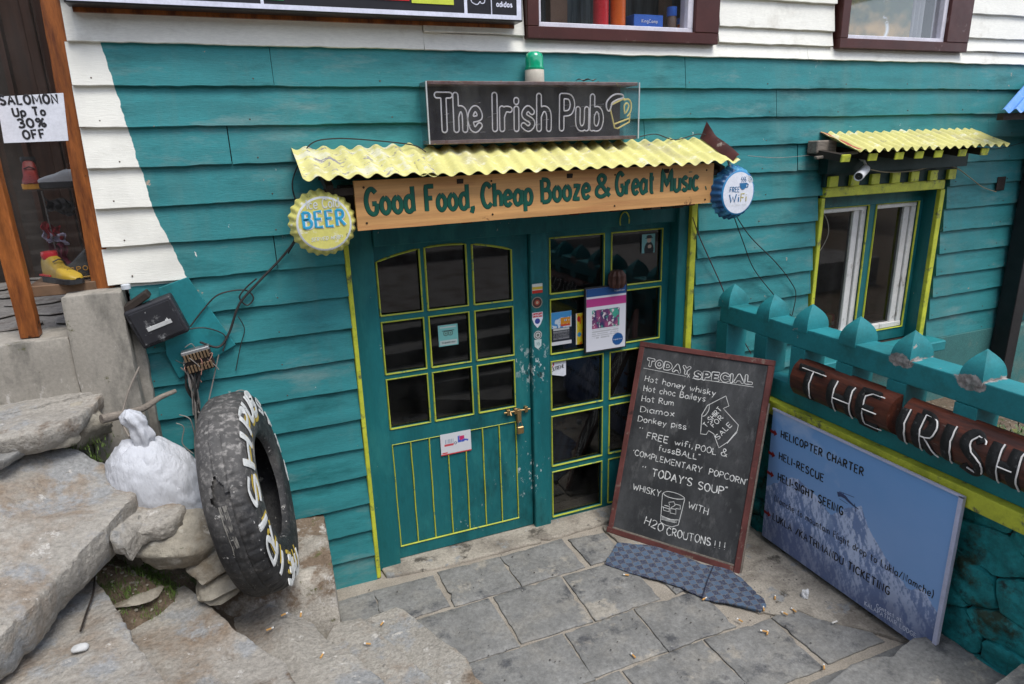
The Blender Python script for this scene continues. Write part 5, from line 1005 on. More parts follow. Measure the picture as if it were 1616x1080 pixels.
# painted stones of the wall: irregular cells, each stone its own piece
rnd = random.Random(21); seeds = []
zc = -.02; row = 0
while zc < .80:
    h = rnd.uniform(.12, .17); yy = -2.7 + rnd.uniform(0, .2)
    while yy < -.05: w_ = rnd.uniform(.20, .34); seeds.append((yy + w_ / 2, zc + h / 2 + rnd.uniform(-.04, .04))); yy += w_
    zc += h
def clip(poly, m, n_):
    out = []
    for i in range(len(poly)):
        a, b = poly[i], poly[(i + 1) % len(poly)]; da = (a[0] - m[0]) * n_[0] + (a[1] - m[1]) * n_[1]; db = (b[0] - m[0]) * n_[0] + (b[1] - m[1]) * n_[1]
        if da <= 0: out.append(a)
        if da * db < 0: t_ = da / (da - db); out.append((a[0] + (b[0] - a[0]) * t_, a[1] + (b[1] - a[1]) * t_))
    return out
for i, s_ in enumerate(seeds):
    poly = [(-2.62, -.15), (-.07, -.15), (-.07, .784), (-2.62, .784)]
    for j_, q in enumerate(seeds):
        if i == j_ or abs(q[0] - s_[0]) > .8: continue
        poly = clip(poly, ((s_[0] + q[0]) / 2, (s_[1] + q[1]) / 2), ((q[0] - s_[0]) * .6, (q[1] - s_[1]) * 1.5))
        if len(poly) < 3: break
    if len(poly) < 3: continue
    cy = sum(p[0] for p in poly) / len(poly); cz = sum(p[1] for p in poly) / len(poly); ring = []
    for a in range(len(poly)):
        p, q = poly[a], poly[(a + 1) % len(poly)]
        for t_ in (0, .25, .5, .75): ring.append((p[0] + (q[0] - p[0]) * t_, p[1] + (q[1] - p[1]) * t_))
    ring = [((a[0] * 5 + b[0] + c_[0]) / 7, (a[1] * 5 + b[1] + c_[1]) / 7) for a, b, c_ in zip(ring, ring[1:] + ring[:1], ring[-1:] + ring[:-1])]
    vs = []; n = len(ring); px_ = rnd.uniform(-.012, .012)
    for sc_, dx in ((.990, .030), (.978, .006), (.955, -.005), (.75, -.009), (.4, -.010), (.1, -.010)):
        for (a, b) in ring: y = cy + (a - cy) * sc_; z = cz + (b - cz) * sc_; vs.append((2.650 + dx + px_ * (sc_ < .97) + .026 * fn((y, z, i * .3), 5) * (sc_ < .97) + .007 * fn((y, z, 0), 22), y + .006 * fn((y, z, 7), 15), z + .006 * fn((y, z, 9), 15)))
    m_ = MB(); m_.add(vs, [(r_ * n + k, r_ * n + (k + 1) % n, (r_ + 1) * n + (k + 1) % n, (r_ + 1) * n + k) for r_ in range(5) for k in range(n)] + [tuple(5 * n + k for k in range(n))]); m_.build('stone', mTEALS, fw, smooth=50)
# half-log name boards
def half_log(y0, y1, xc, zc_, r, tilt, name, label, letters, seed):
    t = thing(name, label, 'sign', (xc, (y0 + y1) / 2, zc_)); n = 40; k = 22
    def P(yv, a, dr=0):
        s_ = (yv - y0) / (y1 - y0); rr = r * (1 + .035 * fn((yv, math.cos(a), math.sin(a)), 3, seed)) + dr
        return (xc - rr * math.cos(a) * .92, yv, zc_ + tilt * s_ + rr * math.sin(a))
    m_ = MB(); vs = [P(y0 + (y1 - y0) * i / n + (.012 * math.cos(a) * (1 if i == 0 else (-1 if i == n else 0))), a) for i in range(n + 1) for a in [PI * (-.5 + q / k) for q in range(k + 1)]]
    kk = k + 1; m_.add(vs, [(i * kk + q, i * kk + q + 1, (i + 1) * kk + q + 1, (i + 1) * kk + q) for i in range(n) for q in range(k)] + [tuple(range(kk)), tuple(n * kk + q for q in range(kk))[::-1], ] ); m_.build('log', mLOG, t, smooth=40)
    bk, wt2 = MB(), MB(); N_ = None
    for ch, ya, yb in letters:
        w_, st_ = glyph(ch)
        for S_ in st_:
            S_ = densify(S_, .12)
            f_ = lambda a, b, d, dr: P(ya + (yb - ya) * (a / max(w_, .3)) + d, -.86 + 1.62 * b, dr)
            bk.tube([f_(a, b, 0, .001) for a, b in S_], .025, 8, .34, (1, 0, 0)); wt2.tube([Vector(f_(a, b, -.020 + .004 * fn((a * 9, b * 9, 0), 1), .010)) for a, b in S_ if fn((a * 3, b * 5, ya), 2) > -.28] or [Vector(f_(0, 0, 0, 0))], .0032, 5)
    bk.build('charred_lettering', mCHAR, t, smooth=1); wt2.build('white_highlight', plain('bright_white_paint', (.72, .70, .68), .6), t, smooth=1); return t
half_log(-1.335, -.745, 2.628, 1.055, .098, .0, 'half_log_sign', 'varnished half log with charred letters THE on the railing', [('T', (2.540,-0.795,1.059)[1], (2.540,-0.944,1.107)[1]), ('H', (2.540,-1.014,1.071)[1], (2.540,-1.112,1.104)[1]), ('E', (2.540,-1.181,1.060)[1], (2.540,-1.267,1.091)[1])], 3)
half_log(-2.30, -1.37, 2.628, 1.048, .103, .0, 'half_log_sign', 'longer varnished half log with charred letters IRISH on the railing', [('I', (2.540,-1.398,1.050)[1], (2.540,-1.415,1.057)[1]), ('R', (2.540,-1.469,1.049)[1], (2.540,-1.537,1.048)[1]), ('I', (2.540,-1.599,1.046)[1], (2.540,-1.612,1.051)[1]), ('S', (2.540,-1.669,1.048)[1], (2.540,-1.729,1.074)[1]), ('H', (2.540,-1.782,1.045)[1], (2.540,-1.853,1.051)[1])], 9)

# =================================================================== HELICOPTER POSTER
hp = thing('helicopter_poster', 'blue mountain banner board advertising HELICOPTER CHARTER, leaning on the stone wall', 'poster', (2.57, -1.15, .05))
PQ = planemat((2.565, -.637, .05), (0, -1, 0), (0, 0, 1)); QW, QH = 1.050, .790
def alps(A, B):
    X_ = A * 1.05; n = vnoise(A, B, 12, 7, 4); n3 = vnoise(A * .999, B * .999, 50, 7, 9)
    c = lerpc((.22, .33, .60), (.12, .26, .54), np.clip(B + (n - .5) * .5, 0, 1))
    ridge = np.interp(X_, [0, .10, .22, .34, .44, .52, .60, .66, .74, .82, .88, .95, 1.05], [.40, .52, .58, .53, .46, .58, .66, .55, .42, .34, .29, .38, .24]) + (vnoise(A, A * 0 + .5, 70, 6, 10) - .5) * .14
    d = np.clip((ridge - B) / .5, 0, 1); mm = (B < ridge) * 1.
    gx = np.gradient(vnoise(A * .999, B * .6 + A * .3, 33, 7, 7), axis=1) * 110; rockc = lerpc((.13, .18, .36), (.46, .50, .70), np.clip(.46 + gx * .55 + (n3 - .5) * 1.1 - d * .35, 0, 1)); rockc = lerpc(rockc, (.050, .055, .13), np.clip((.30 - B) / .28 + (n - .5), 0, .72))
    c = c * (1 - mm[..., None]) + rockc * mm[..., None]
    c = lerpc(c, (.20, .30, .56), A * 0 + .12); c = lerpc(c, (.35, .42, .62), np.clip((n - .58) * 4, 0, .6) * (A < .45) * (B > .35)); return np.clip(c * np.array([1.35, 1.40, 1.30]), 0, .9)
m_ = MB(); m_.box(2.5665, 2.578, -.637 - QW, -.637, .05, .05 + QH); m_.build('board', plain('foam_board', (.50, .50, .60), .5), hp)
picture('printed_scene', QW - .0, QH, PQ, 0, 0, 300, 220, alps, hp, .0)
m_ = MB(); m_.box(2.558, 2.566, -.637 - QW, -.637 - QW + .018, .05, .05 + QH); m_.box(2.558, 2.566, -.637 - QW, -.637, .05 + QH - .006, .05 + QH + .004); m_.build('edge_strip', plain('lilac_white_edge', (.52, .53, .68), .5), hp)
for tx, a, b, cap, under in (('HELICOPTER CHARTER', (0.070,0.645), (0.593,0.661), .047, 1), ('HELI-RESCUE', (0.071,0.517), (0.377,0.524), .047, 1), ('HELI-SIGHT SEEING', (0.077,0.392), (0.513,0.407), .050, 1), ('(Namche to mountain Flight drop to Lukla/Namche)', (0.068,0.258), (1.001,0.273), .040, 0), ('LUKLA /KATHMANDU TICKETING', (0.067,0.141), (0.808,0.150), .047, 1)):
    typ_fit(tx, a, b, cap, PQ, mBLKP, hp, bold=(.004 if 'LUKLA' in tx else .012) if under else -.012, lift=.0015)
for a, b, tx, cap in (((0.752,0.047), (0.889,0.061), 'Contact at:', .024), ((0.690,0.017), (0.959,0.032), 'KALAPATHAR LODGE', .026)): typ_fit(tx, a, b, cap, PQ, plain('pale_type', (.66, .70, .82)), hp, bold=.006, lift=.0015)
for px, py in ((1221,681), (1218,716), (1216,746), (1211,809)):
    a = {1221: (-0.006,0.655), 1218: (-0.006,0.525), 1216: (-0.002,0.405), 1211: (0.001,0.158)}[px]
    m_ = MB(); m_.prism([PQ @ Vector((a[0] + u, a[1] + v, .0012)) for u, v in ((0, .011), (.030, .008), (.030, .019), (.052, 0), (.030, -.019), (.030, -.008), (0, -.006))], .001, (-1, 0, 0)); m_.build('red_arrow', plain('dark_red_print', (.26, .02, .02)), hp)
hb = (0.466,0.505); m_ = MB()
for S_, r_ in (([(0, 0), (.03, .012), (.07, .01), (.10, -.005), (.15, -.02), (.20, -.028)], lambda t: .016 * (1 - t) ** .8 + .003), ([(.16, -.0), (.17, -.03), (.18, -.06)], .003), ([(.01, .03), (.15, .05)], .002), ([(.05, .02), (.05, .04)], .003), ([(.02, -.03), (.10, -.035)], .002)):
    m_.tube([PQ @ Vector((hb[0] + a * .62, hb[1] + b * .62, .001)) for a, b in S_], (lambda t, q=r_: (q(t) if callable(q) else q) * .65), 8, .05, (-1, 0, 0))
m_.build('helicopter_print', plain('helicopter_ink', (.05, .07, .16)), hp)

# =================================================================== TYRE
AX = Vector((math.cos(-.138) * math.cos(.158), math.sin(-.138) * math.cos(.158), math.sin(.158))).normalized(); UPv = (Vector((0, 0, 1)) - AX * AX.z).normalized(); RTv = UPv.cross(AX)
TC = Vector((-.003, -.450, .892)); TM = Matrix(((RTv.x, UPv.x, AX.x, TC.x), (RTv.y, UPv.y, AX.y, TC.y), (RTv.z, UPv.z, AX.z, TC.z), (0, 0, 0, 1)))   # local x right, y up, z towards the viewer of the painted side
ty = thing('old_tyre', 'worn black truck tyre painted THE IRISH PUB, leaning on the teal wall', 'tyre', tuple(TC - Vector((0, 0, .42))))
prof = [(.222, -.030), (.228, -.012), (.236, -.004), (.250, .0), (.30, .004), (.35, .002), (.385, -.004), (.405, -.012), (.418, -.026), *[(.4275 - .0035 * ((h_ + .095) / .05) ** 2, h_) for h_ in [-.045 - .0055 * q for q in range(18)]], (.419, -.153), (.405, -.170), (.38, -.182), (.34, -.186), (.29, -.184), (.25, -.180), (.234, -.172), (.226, -.155), (.240, -.150), (.300, -.160), (.36, -.160), (.395, -.145), (.410, -.12), (.412, -.09), (.41, -.05), (.39, -.028), (.34, -.012), (.28, -.012), (.236, -.020)]
NT = 360; vs = []; m = len(prof); m_ = MB()
for k in range(NT):
    a = 2 * PI * k / NT
    for j_, (r_, h_) in enumerate(prof):
        p = Vector((r_ * math.cos(a), r_ * math.sin(a), h_)); d = 0
        if -.155 < h_ < -.02 and r_ > .415:
            d = .004 * fn(p, 9, 4) + .002 * fn(p, 30, 5) - (.004 if (k % 8 < 2 and h_ > -.062) else 0) - (.003 if abs(h_ + .075) < .003 or abs(h_ + .115) < .003 else 0)
        # slumped, torn shoulder high on the tread
        ta = (a - math.radians(118)); lift = math.exp(-(ta / .22) ** 2) * math.exp(-((h_ + .10) / .045) ** 2); 
        r2 = r_ + d + (.014 * lift if r_ > .41 else 0); vs.append((r2 * math.cos(a) * (1 + .012 * math.sin(a * 2 + .6)), r2 * math.sin(a), h_ + .002 * fn(p, 5, 8)))
hole = set()
def tear(k, j_):
    a = math.degrees(2 * PI * k / NT) + 1.0 * fn((k * .03, j_ * .15, 0), 1); h_ = (prof[j_][1] + prof[min(j_ + 1, m - 1)][1]) / 2; c_ = 152 - 0; wv = max(0, 1 - ((a - c_) / 9.5) ** 2) * .030 * (1.2 if a > c_ else .8)
    return prof[j_][0] > .42 and abs(h_ + .105 - (a - c_) * .0006) < wv
fs = [(k * m + j_, ((k + 1) % NT) * m + j_, ((k + 1) % NT) * m + (j_ + 1) % m, k * m + (j_ + 1) % m) for k in range(NT) for j_ in range(m) if not tear(k, j_)]
m_.M = TM; m_.add(vs, fs); m_.build('carcass', mRUB, ty, smooth=50)
m_ = MB(); m_.M = TM
for r_, h_ in ((.262, .0035), (.272, .0045), (.282, .0055)): m_.tube([(r_ * math.cos(a), r_ * math.sin(a), h_ - .004) for a in [2 * PI * i / 90 for i in range(91)]], .0018, 5, cap=False)
m_.build('sidewall_rib', mRUB, ty, smooth=1)
m_ = MB(); m_.M = TM; rnd = random.Random(2)   # frayed seam below the tear
for q in range(12):
    h0 = -.103 + rnd.uniform(-.014, .014); m_.tube([(.4285 * math.cos(math.radians(a)), .4285 * math.sin(math.radians(a)), h0 + .004 * fn((a * .1, q, 0), 1) + (a - 165) * .0002) for a in range(158, 214, 2)], .0014, 4)
m_.build('frayed_seam', plain('frayed_grey_cord', (.20, .19, .17), .9), ty)
def arc_letters(tx, a0, a1, r0, cap, m, thick, dd=(0, 0), name='painted_lettering', inward=False, lift=.0):
    """letters along the sidewall; angles in degrees clockwise from the bottom"""
    m_ = MB(); L = len(tx); x = 0; its = []
    for ch in tx: w_, st_ = glyph(ch); w_ = max(w_, .12); its.append((x, w_, st_)); x += w_ + .24
    tot = x - .24
    for gx, w_, st_ in its:
        for S_ in st_:
            pts = []
            for a, b in densify(S_, .1):
                ph = math.radians(a0 + (a1 - a0) * ((gx + a) / tot)); rr = r0 + (b * cap if not inward else -b * cap)
                zz = float(np.interp(rr, [.24, .25, .30, .35, .385, .405, .418, .425], [0, .002, .006, .005, -.001, -.008, -.022, -.04])) + lift
                pts.append(TM @ Vector((-rr * math.sin(ph) + dd[0], -rr * math.cos(ph) + dd[1], zz)))
            m_.tube(pts, thick, 6, .16, AX)
    return m_.build(name, m, ty)
for tx, a0, a1 in (('THE', 0, 40), ('IRISH', 58, 148), ('PUB', 160, 202)):
    arc_letters(tx, a0 + 2, a1 + 2, .288, .08, mYPAINT, .009, name='ochre_lettering', lift=-.001); arc_letters(tx, a0, a1, .312, .094, mWPAINT, .0150, lift=.0015)
arc_letters('3445', -65, -148, .396, .062, mWPAINT, .008, inward=True, name='painted_number')

# =================================================================== WHITE SACK
sk = thing('white_sack', 'full white woven sack tied at the neck beside the tyre', 'sack', (-.44, -.36, .75))
SM = Matrix.Translation((-0.434,-0.400,0.979)); vs = []
bm = bmesh.new(); bmesh.ops.create_icosphere(bm, subdivisions=5, radius=1)
for v in bm.verts:
    p = v.co.copy(); th = math.atan2(p.y, p.x); r_ = 1 + .05 * fn(p, 1.6, 3) - .040 * max(0, 1 - abs(fn(p, 1.5, 11)) * 6) - .020 * max(0, 1 - abs(fn(p, 2.8, 31)) * 5)
    up = max(0, p.z); r_ += .022 * math.sin(th * 9 + 3 * fn(p, 1.2, 5)) * up ** 3
    q = Vector((p.x * .185, p.y * .14, p.z * .20)) * r_; q.z = max(q.z, -.34); q.x += .16 * max(0, -q.z) * 2.0 * (1 if p.x > -.4 else .6) - .03 * up; q.z -= .55 * max(0, q.x) * .35
    q.z += .03 * math.exp(-((p.x + .45) ** 2 + p.y ** 2) / .08) * up
    vs.append(tuple(SM @ q))
m_ = MB(); m_.add(vs, [tuple(v.index for v in f.verts) for f in bm.faces]); bm.free(); m_.build('sack_body', mSACK, sk, smooth=1)
nb = Vector((-0.467,-0.420,1.153)); m_ = MB()
def neck(a, b):
    th = a * 2 * PI; z = b; r_ = [.062, .034, .032, .038, .037, .032, .040, .036, .006]; i = min(7, int(z * 8)); f_ = z * 8 - i; rr = r_[i] * (1 - f_) + r_[i + 1] * f_
    rr *= 1 + .16 * math.sin(th * 5 + z * 5) + .12 * fn((math.cos(th), math.sin(th), z * 3), 2, 3); return (nb.x + rr * math.cos(th) + .02 * math.sin(z * 4) - .004, nb.y + rr * math.sin(th) * .8, nb.z - .035 + z * .20)
m_.grid(40, 24, neck); m_.build('tied_neck', mSACK, sk, smooth=1)
m_ = MB(); m_.tube([(nb.x + .033 * math.cos(a), nb.y + .028 * math.sin(a), nb.z - .008 + .004 * math.sin(a)) for a in [i * PI / 6 for i in range(13)]], .003, 5); m_.build('tie_string', plain('string', (.35, .33, .30)), sk)

# =================================================================== METER BOARD, CABLES
mp = thing('meter_board', 'tilted teal board carrying the wiring on the siding by the concrete wall', 'board', (-.27, -.04, 1.5))
A_ = [(-0.344,-0.040,1.710), (-0.225,-0.040,1.745), (-0.076,-0.040,1.416), (-0.328,-0.040,1.295), (-0.362,-0.040,1.413)]
m_ = MB(); m_.prism(A_, .014, (0, 1, 0)); m_.build('backing_board', mTEALF, mp, bevel=.002)
def tilted_box(p, u, w, h, dth, m, name, par, bev=.008):
    c_ = Vector(p); U_ = Vector((math.cos(u), 0, math.sin(u))); V_ = Vector((-math.sin(u), 0, math.cos(u))); m_ = MB()
    m_.M = Matrix(((U_.x, V_.x, 0, c_.x), (0, 0, -1, c_.y), (U_.z, V_.z, 0, c_.z), (0, 0, 0, 1))); m_.box(-w / 2, w / 2, -h / 2, h / 2, 0, dth); return m_.build(name, m, par, bevel=bev, seg=3, smooth=40), m_.M
jb = thing('junction_box', 'black plastic electrical box with scuffed lid, tilted on the wall by the concrete post', 'electric box', (-0.363,-0.060,1.582))
o, JM = tilted_box((-0.363,-0.060,1.582), .30, .195, .175, .075, mBLK, 'box_body', jb, .014)
m_ = MB(); m_.M = JM; m_.box(-.082, .082, -.072, .072, .0755, .082); m_.build('lid', mBLK, jb, bevel=.005, seg=2)
m_ = MB(); m_.M = JM; m_.box(-.045, .055, -.022, -.004, .0822, .0855); m_.build('lid_label', plain('scratched_label', (.45, .45, .44)), jb, bevel=.001)
m_ = MB(); m_.M = JM @ Matrix.Translation((-.05, .085, .0)) @ Matrix.Rotation(.25, 4, 'Z'); m_.box(-.075, .075, 0, .03, -.02, .06); m_.build('broken_hood', mDARKW, jb, bevel=.004)
tb = thing('terminal_block', 'exposed terminal block bristling with cut wires under the black box', 'electric box', (-0.236,-0.060,1.382))
o, TBm = tilted_box((-0.233,-0.060,1.382), .16, .115, .10, .035, plain('bakelite', (.03, .022, .02), .5), 'block_body', tb, .004); m_ = MB(); m_.M = TBm
for i in range(8):
    for s_ in (-1, 1): m_.box(-.052 + i * .0135, -.044 + i * .0135, s_ * .026 - .016, s_ * .026 + .016, .0355, .052)
m_.build('terminal', plain('dull_brass', (.22, .15, .09), .5, .6), tb, bevel=.001)
m_ = MB(); m_.M = TBm; m_.box(-.058, .058, .040, .056, .0, .050); m_.build('metal_bar', plain('dull_steel', (.35, .35, .35), .35, .7), tb, bevel=.003)
def cable(pts, r, m, name, label, n=6, sm=6, cat='cable', group=None, parent=None):
    P = smooth_pts([tuple(p) for p in pts], sm); m_ = MB(); m_.tube(P, r, n); o = m_.build(name, m, parent, smooth=1)
    return tag(o, label, cat, group) if parent is None else o
bd = thing('cable_bundle', 'thick bundle of tangled black cables hanging below the terminal block', 'cable', (-0.299,-0.060,1.013)); rnd = random.Random(6)
for i in range(13):
    x0_ = Vector((-0.272,-0.070,1.364)) + Vector((rnd.uniform(-.03, .06), rnd.uniform(-.02, .01), rnd.uniform(-.02, .02))); x1_ = Vector((-0.274,-0.060,1.165)) + Vector((rnd.uniform(-.014, .014), rnd.uniform(-.015, .02), 0)); x2_ = Vector((-0.304,-0.050,0.914)) + Vector((rnd.uniform(-.018, .018), rnd.uniform(-.02, .02), rnd.uniform(-.1, 0)))
    mid = x0_.lerp(x1_, .5) + Vector((rnd.uniform(-.03, .02), rnd.uniform(-.03, 0), 0)); cable([x0_, mid, x1_, x1_.lerp(x2_, .5) + Vector((rnd.uniform(-.012, .012), 0, 0)), x2_], rnd.uniform(.003, .0055), rnd.choice([mCABLE, mCABLE, mCABLG]), 'wire', '', parent=bd)
for i in range(12):
    x0_ = Vector((-0.277,-0.080,1.412)) + Vector((rnd.uniform(-.02, .07), 0, rnd.uniform(-.05, .04))); a = x0_ + Vector((rnd.uniform(-.05, .05), rnd.uniform(-.04, 0), rnd.uniform(-.06, .03))); cable([x0_, a, a + Vector((rnd.uniform(-.04, .04), 0, rnd.uniform(-.07, .02)))], .0018, rnd.choice([mCABLE, mCABLG, plain('copper_pink', (.40, .20, .15))]), 'stray_wire', '', parent=bd)
for ring in ([(-0.275,-0.070,1.137), (-0.230,-0.080,1.117), (-0.185,-0.080,1.156), (-0.097,-0.050,1.201), (-0.053,-0.040,1.181)], [(-0.291,-0.070,1.085), (-0.253,-0.090,1.104), (-0.219,-0.080,1.193), (-0.151,-0.070,1.390)], [(-0.294,-0.080,1.129), (-0.281,-0.090,1.297), (-0.310,-0.080,1.358)]): cable(ring, .0028, mCABLG, 'wire', '', parent=bd)
cable([(-0.216,-0.080,1.461), (-0.147,-0.060,1.423), (-0.094,-0.050,1.481), (-0.034,-0.050,1.606), (0.065,-0.040,1.701), (0.156,-0.040,1.782), (0.222,-0.050,1.852), (0.240,-0.120,1.899)], .0055, mCABLE, 'black_cable', 'black cable running from the terminal block up to the beer cap sign')
cable([(-0.247,-0.060,1.530), (-0.187,-0.050,1.595), (-0.113,-0.050,1.658), (-0.007,-0.040,1.665), (0.028,-0.040,1.626), (-0.003,-0.040,1.594), (-0.030,-0.050,1.635), (0.002,-0.050,1.675), (0.052,-0.050,1.713)], .0035, mCABLE, 'looped_cable', 'thin cable looping over the meter board to the left of the canopy')
cable([(-0.257,-0.080,1.525), (-0.185,-0.070,1.519), (-0.114,-0.050,1.469), (-0.132,-0.060,1.400)], .003, mCABLE, 'short_cable', 'short cable between the black box and the teal board')
cable([(-0.047,-0.040,1.547), (-0.029,-0.035,1.484), (-0.055,-0.035,1.412), (-0.092,-0.035,1.295)], .002, mCABLE, 'hanging_wire', 'single hanging wire right of the meter board')
cable([(0.260,-0.030,2.048), (0.255,-0.030,2.118), (0.288,-0.030,2.193), (0.350,-0.050,2.283), (0.447,-0.060,2.304), (0.600,-0.060,2.295), (0.793,-0.100,2.268), (0.843,-0.150,2.235)], .0028, mCABLE, 'canopy_cable', 'thin black cable arching over the left end of the yellow canopy')
cable([(0.232,-0.270,1.905), (0.219,-0.120,1.855), (0.200,-0.050,1.814)], .003, mCABLE, 'sign_cable', 'short cable behind the beer cap sign')
cable([(2.044,-0.060,2.277), (2.144,-0.060,2.288), (2.268,-0.060,2.256), (2.421,-0.050,2.282), (2.507,-0.050,2.274)], .003, mCABLE, 'roof_wire', 'wire lying along the back of the canopy right of the neon sign')
cable([(2.426,-0.040,1.827), (2.477,-0.040,1.718), (2.564,-0.040,1.569), (2.663,-0.050,1.388), (2.762,-0.100,1.129), (2.877,-0.100,0.956)], .0035, mat('red_black_cable', (.06, .022, .022), .6, .5, 90), 'twisted_cable', 'twisted red and black cable from the jamb down behind the first picket')
cable([(2.546,-0.250,1.834), (2.748,-0.100,1.674), (2.896,-0.050,1.482), (3.103,-0.040,1.277), (3.251,-0.040,1.134)], .003, mCABLE, 'drooping_wire', 'left drooping wire below the WiFi cap sign')
cable([(2.563,-0.250,1.836), (2.826,-0.080,1.685), (3.068,-0.050,1.505), (3.212,-0.040,1.368), (3.265,-0.040,1.280), (3.250,-0.040,1.143)], .003, mCABLE, 'drooping_wire', 'right drooping wire below the WiFi cap sign')
cable([(2.776,-0.060,2.156), (3.042,-0.030,2.136), (3.341,-0.030,2.145)], .0018, mCABLG, 'taut_wire', 'thin pale wire between the two yellow canopies')
cable([(3.485,0.020,1.788), (3.516,0.000,1.724), (3.533,0.000,1.641), (3.517,0.020,1.558), (3.488,0.020,1.527)], .0025, mCABLG, 'loose_wire', 'white loose wire hanging by the left casement')
cable([(3.651,-0.160,2.046), (3.846,-0.120,2.021), (4.100,-0.100,2.018), (4.361,-0.080,2.040), (4.583,-0.050,2.019), (4.757,-0.040,1.948), (4.915,-0.035,1.875), (5.085,-0.030,1.831)], .003, mat('tan_cable', (.32, .27, .17), .6), 'tan_cable', 'tan cable from the security camera to the hole in the wall')
cable([(4.818,-0.030,2.149), (5.023,-0.030,2.131), (5.357,-0.030,2.178)], .002, mCABLE, 'thin_wire', 'thin wire on the boards right of the window canopy')
cable([(-0.458,-0.140,1.402), (-0.505,-0.160,1.323), (-0.540,-0.180,1.242), (-0.549,-0.220,1.202), (-0.519,-0.300,1.158)], .004, mat('rusty_wire', (.22, .19, .16), .7), 'bent_wire', 'bent grey wire sticking up beside the neck of the sack', cat='wire')
cable([(-0.668,-0.591,0.760), (-0.651,-0.741,0.760), (-0.657,-0.838,0.752), (-0.658,-0.944,0.752)], .0035, mDARKW, 'twig', 'thin dark twig lying on the bottom left step', cat='twig')
m_ = MB(); P = smooth_pts([(-0.602,-0.300,1.252), (-0.541,-0.260,1.244), (-0.468,-0.200,1.236), (-0.403,-0.160,1.259), (-0.342,-0.120,1.267)], 5); m_.tube(P, lambda t: .020 - .011 * t, 9); tag(m_.build('broken_branch', mGREYW, smooth=1), 'grey broken branch sticking out behind the white sack', 'branch')
for pts, lb in (([(-0.366,-0.100,1.111), (-0.339,-0.100,1.084), (-0.356,-0.100,1.010), (-0.320,-0.100,0.952)], 'left curly wire under the cable bundle'), ([(-0.347,-0.100,1.147), (-0.306,-0.120,1.125), (-0.301,-0.100,1.030)], 'right curly wire under the cable bundle')): cable(pts, .0025, mCABLG, 'curly_wire', lb)
# security camera
sc_ = thing('security_camera', 'small white bullet security camera under the window canopy', 'camera', (3.542,-0.200,2.036))
a, b = Vector((3.439,-0.260,2.016)), Vector((3.631,-0.140,2.050)); CMx = (a - b).to_track_quat('Z', 'Y').to_matrix().to_4x4(); CMx.translation = b
m_ = MB(); L = (a - b).length; m_.revolve([(.001, 0), (.024, .002), (.027, .01), (.027, L), (.023, L + .002), (.022, L - .012), (.001, L - .012)], CMx, 24); m_.build('housing', plain('camera_white', (.68, .68, .70), .35), sc_, smooth=40)
m_ = MB(); m_.revolve([(.021, L - .010), (.001, L - .008)], CMx, 20); m_.build('lens', mBLKP, sc_); m_ = MB(); m_.tube([b + Vector((0, 0, .02)), b + Vector((.0, .02, .05)), b + Vector((0, .05, .055))], .008, 8); m_.revolve([(.001, 0), (.03, 0), (.03, .008), (.001, .009)], Matrix.Translation(b + Vector((0, .02, .055))), 16); m_.build('bracket', mWFR, sc_)

# =================================================================== CONCRETE WALL AND SHOP ON THE LEFT
m_ = MB(); n = 60
def block(x0, x1, y0, y1, z0, z1, m, name, par, seed, div=.05, amp=.006, bev=.012):
    bm = bmesh.new(); bmesh.ops.create_cube(bm, size=1)
    for v in bm.verts: v.co = Vector((x0 if v.co.x < 0 else x1, y0 if v.co.y < 0 else y1, z0 if v.co.z < 0 else z1))
    bmesh.ops.bevel(bm, geom=bm.edges[:], offset=bev, segments=2, affect='EDGES', profile=.6)
    for ax, lo, hi in ((0, x0, x1), (1, y0, y1), (2, z0, z1)):
        k = int((hi - lo) / div)
        for i in range(1, k):
            co = [0, 0, 0]; co[ax] = lo + (hi - lo) * i / k; no = [0, 0, 0]; no[ax] = 1; bmesh.ops.bisect_plane(bm, geom=bm.verts[:] + bm.edges[:] + bm.faces[:], plane_co=co, plane_no=no)
    for v in bm.verts: v.co += Vector((fn(v.co, 5, seed), fn(v.co, 5, seed + 3), fn(v.co, 5, seed + 7))) * amp
    m_ = MB(); m_.add([tuple(v.co) for v in bm.verts], [tuple(v.index for v in f.verts) for f in bm.faces]); bm.free(); return m_.build(name, m, par, smooth=50)
cw = thing('concrete_wall', 'weathered grey concrete wall end with taller block against the teal boards', 'wall', (-.8, -.1, 1.3))
block(-.690, -.475, -.13, .10, 1.0, 1.722, mWALLC, 'tall_block', cw, 3); block(-2.6, -.688, -.12, .12, 1.0, 1.560, mWALLC, 'low_wall', cw, 5); block(-.60, -.436, -.050, .0, .70, 1.64, mWALLC, 'side_render', cw, 8, amp=.014)
m_ = MB(); m_.revolve([(.001, 0), (.018, 0), (.018, .018), (.014, .020), (.001, .020)], Matrix.Translation((-.462, -.055, 1.722)), 14); tag(m_.build('pale_plug', plain('pale_pvc', (.50, .53, .56)), smooth=40), 'pale pipe end on top of the concrete block', 'pipe')
m_ = MB(); m_.box(-8, -.56, .12, 9, 1.2, 1.505); struct(m_.build('lane', mLANE))
lane = D.objects['lane']; rnd = random.Random(31)
for i in range(9):
    for j_ in range(10):
        x = -3.6 + i * .34 + (.17 if j_ % 2 else 0); y = .16 + j_ * .30; w_, h_ = .155 * rnd.uniform(.8, 1.05), .135 * rnd.uniform(.8, 1.05)
        P = [(x + w_ * math.cos(a) * (1 + .1 * rnd.random()), y + h_ * math.sin(a) * (1 + .1 * rnd.random()), 1.507 + rnd.uniform(0, .006)) for a in [PI * 2 * q / 7 + rnd.uniform(-.2, .2) for q in range(7)]]
        m_ = MB(); m_.prism(P, .01, (0, 0, 1)); m_.build('cobble', mLANE, lane, bevel=.006)
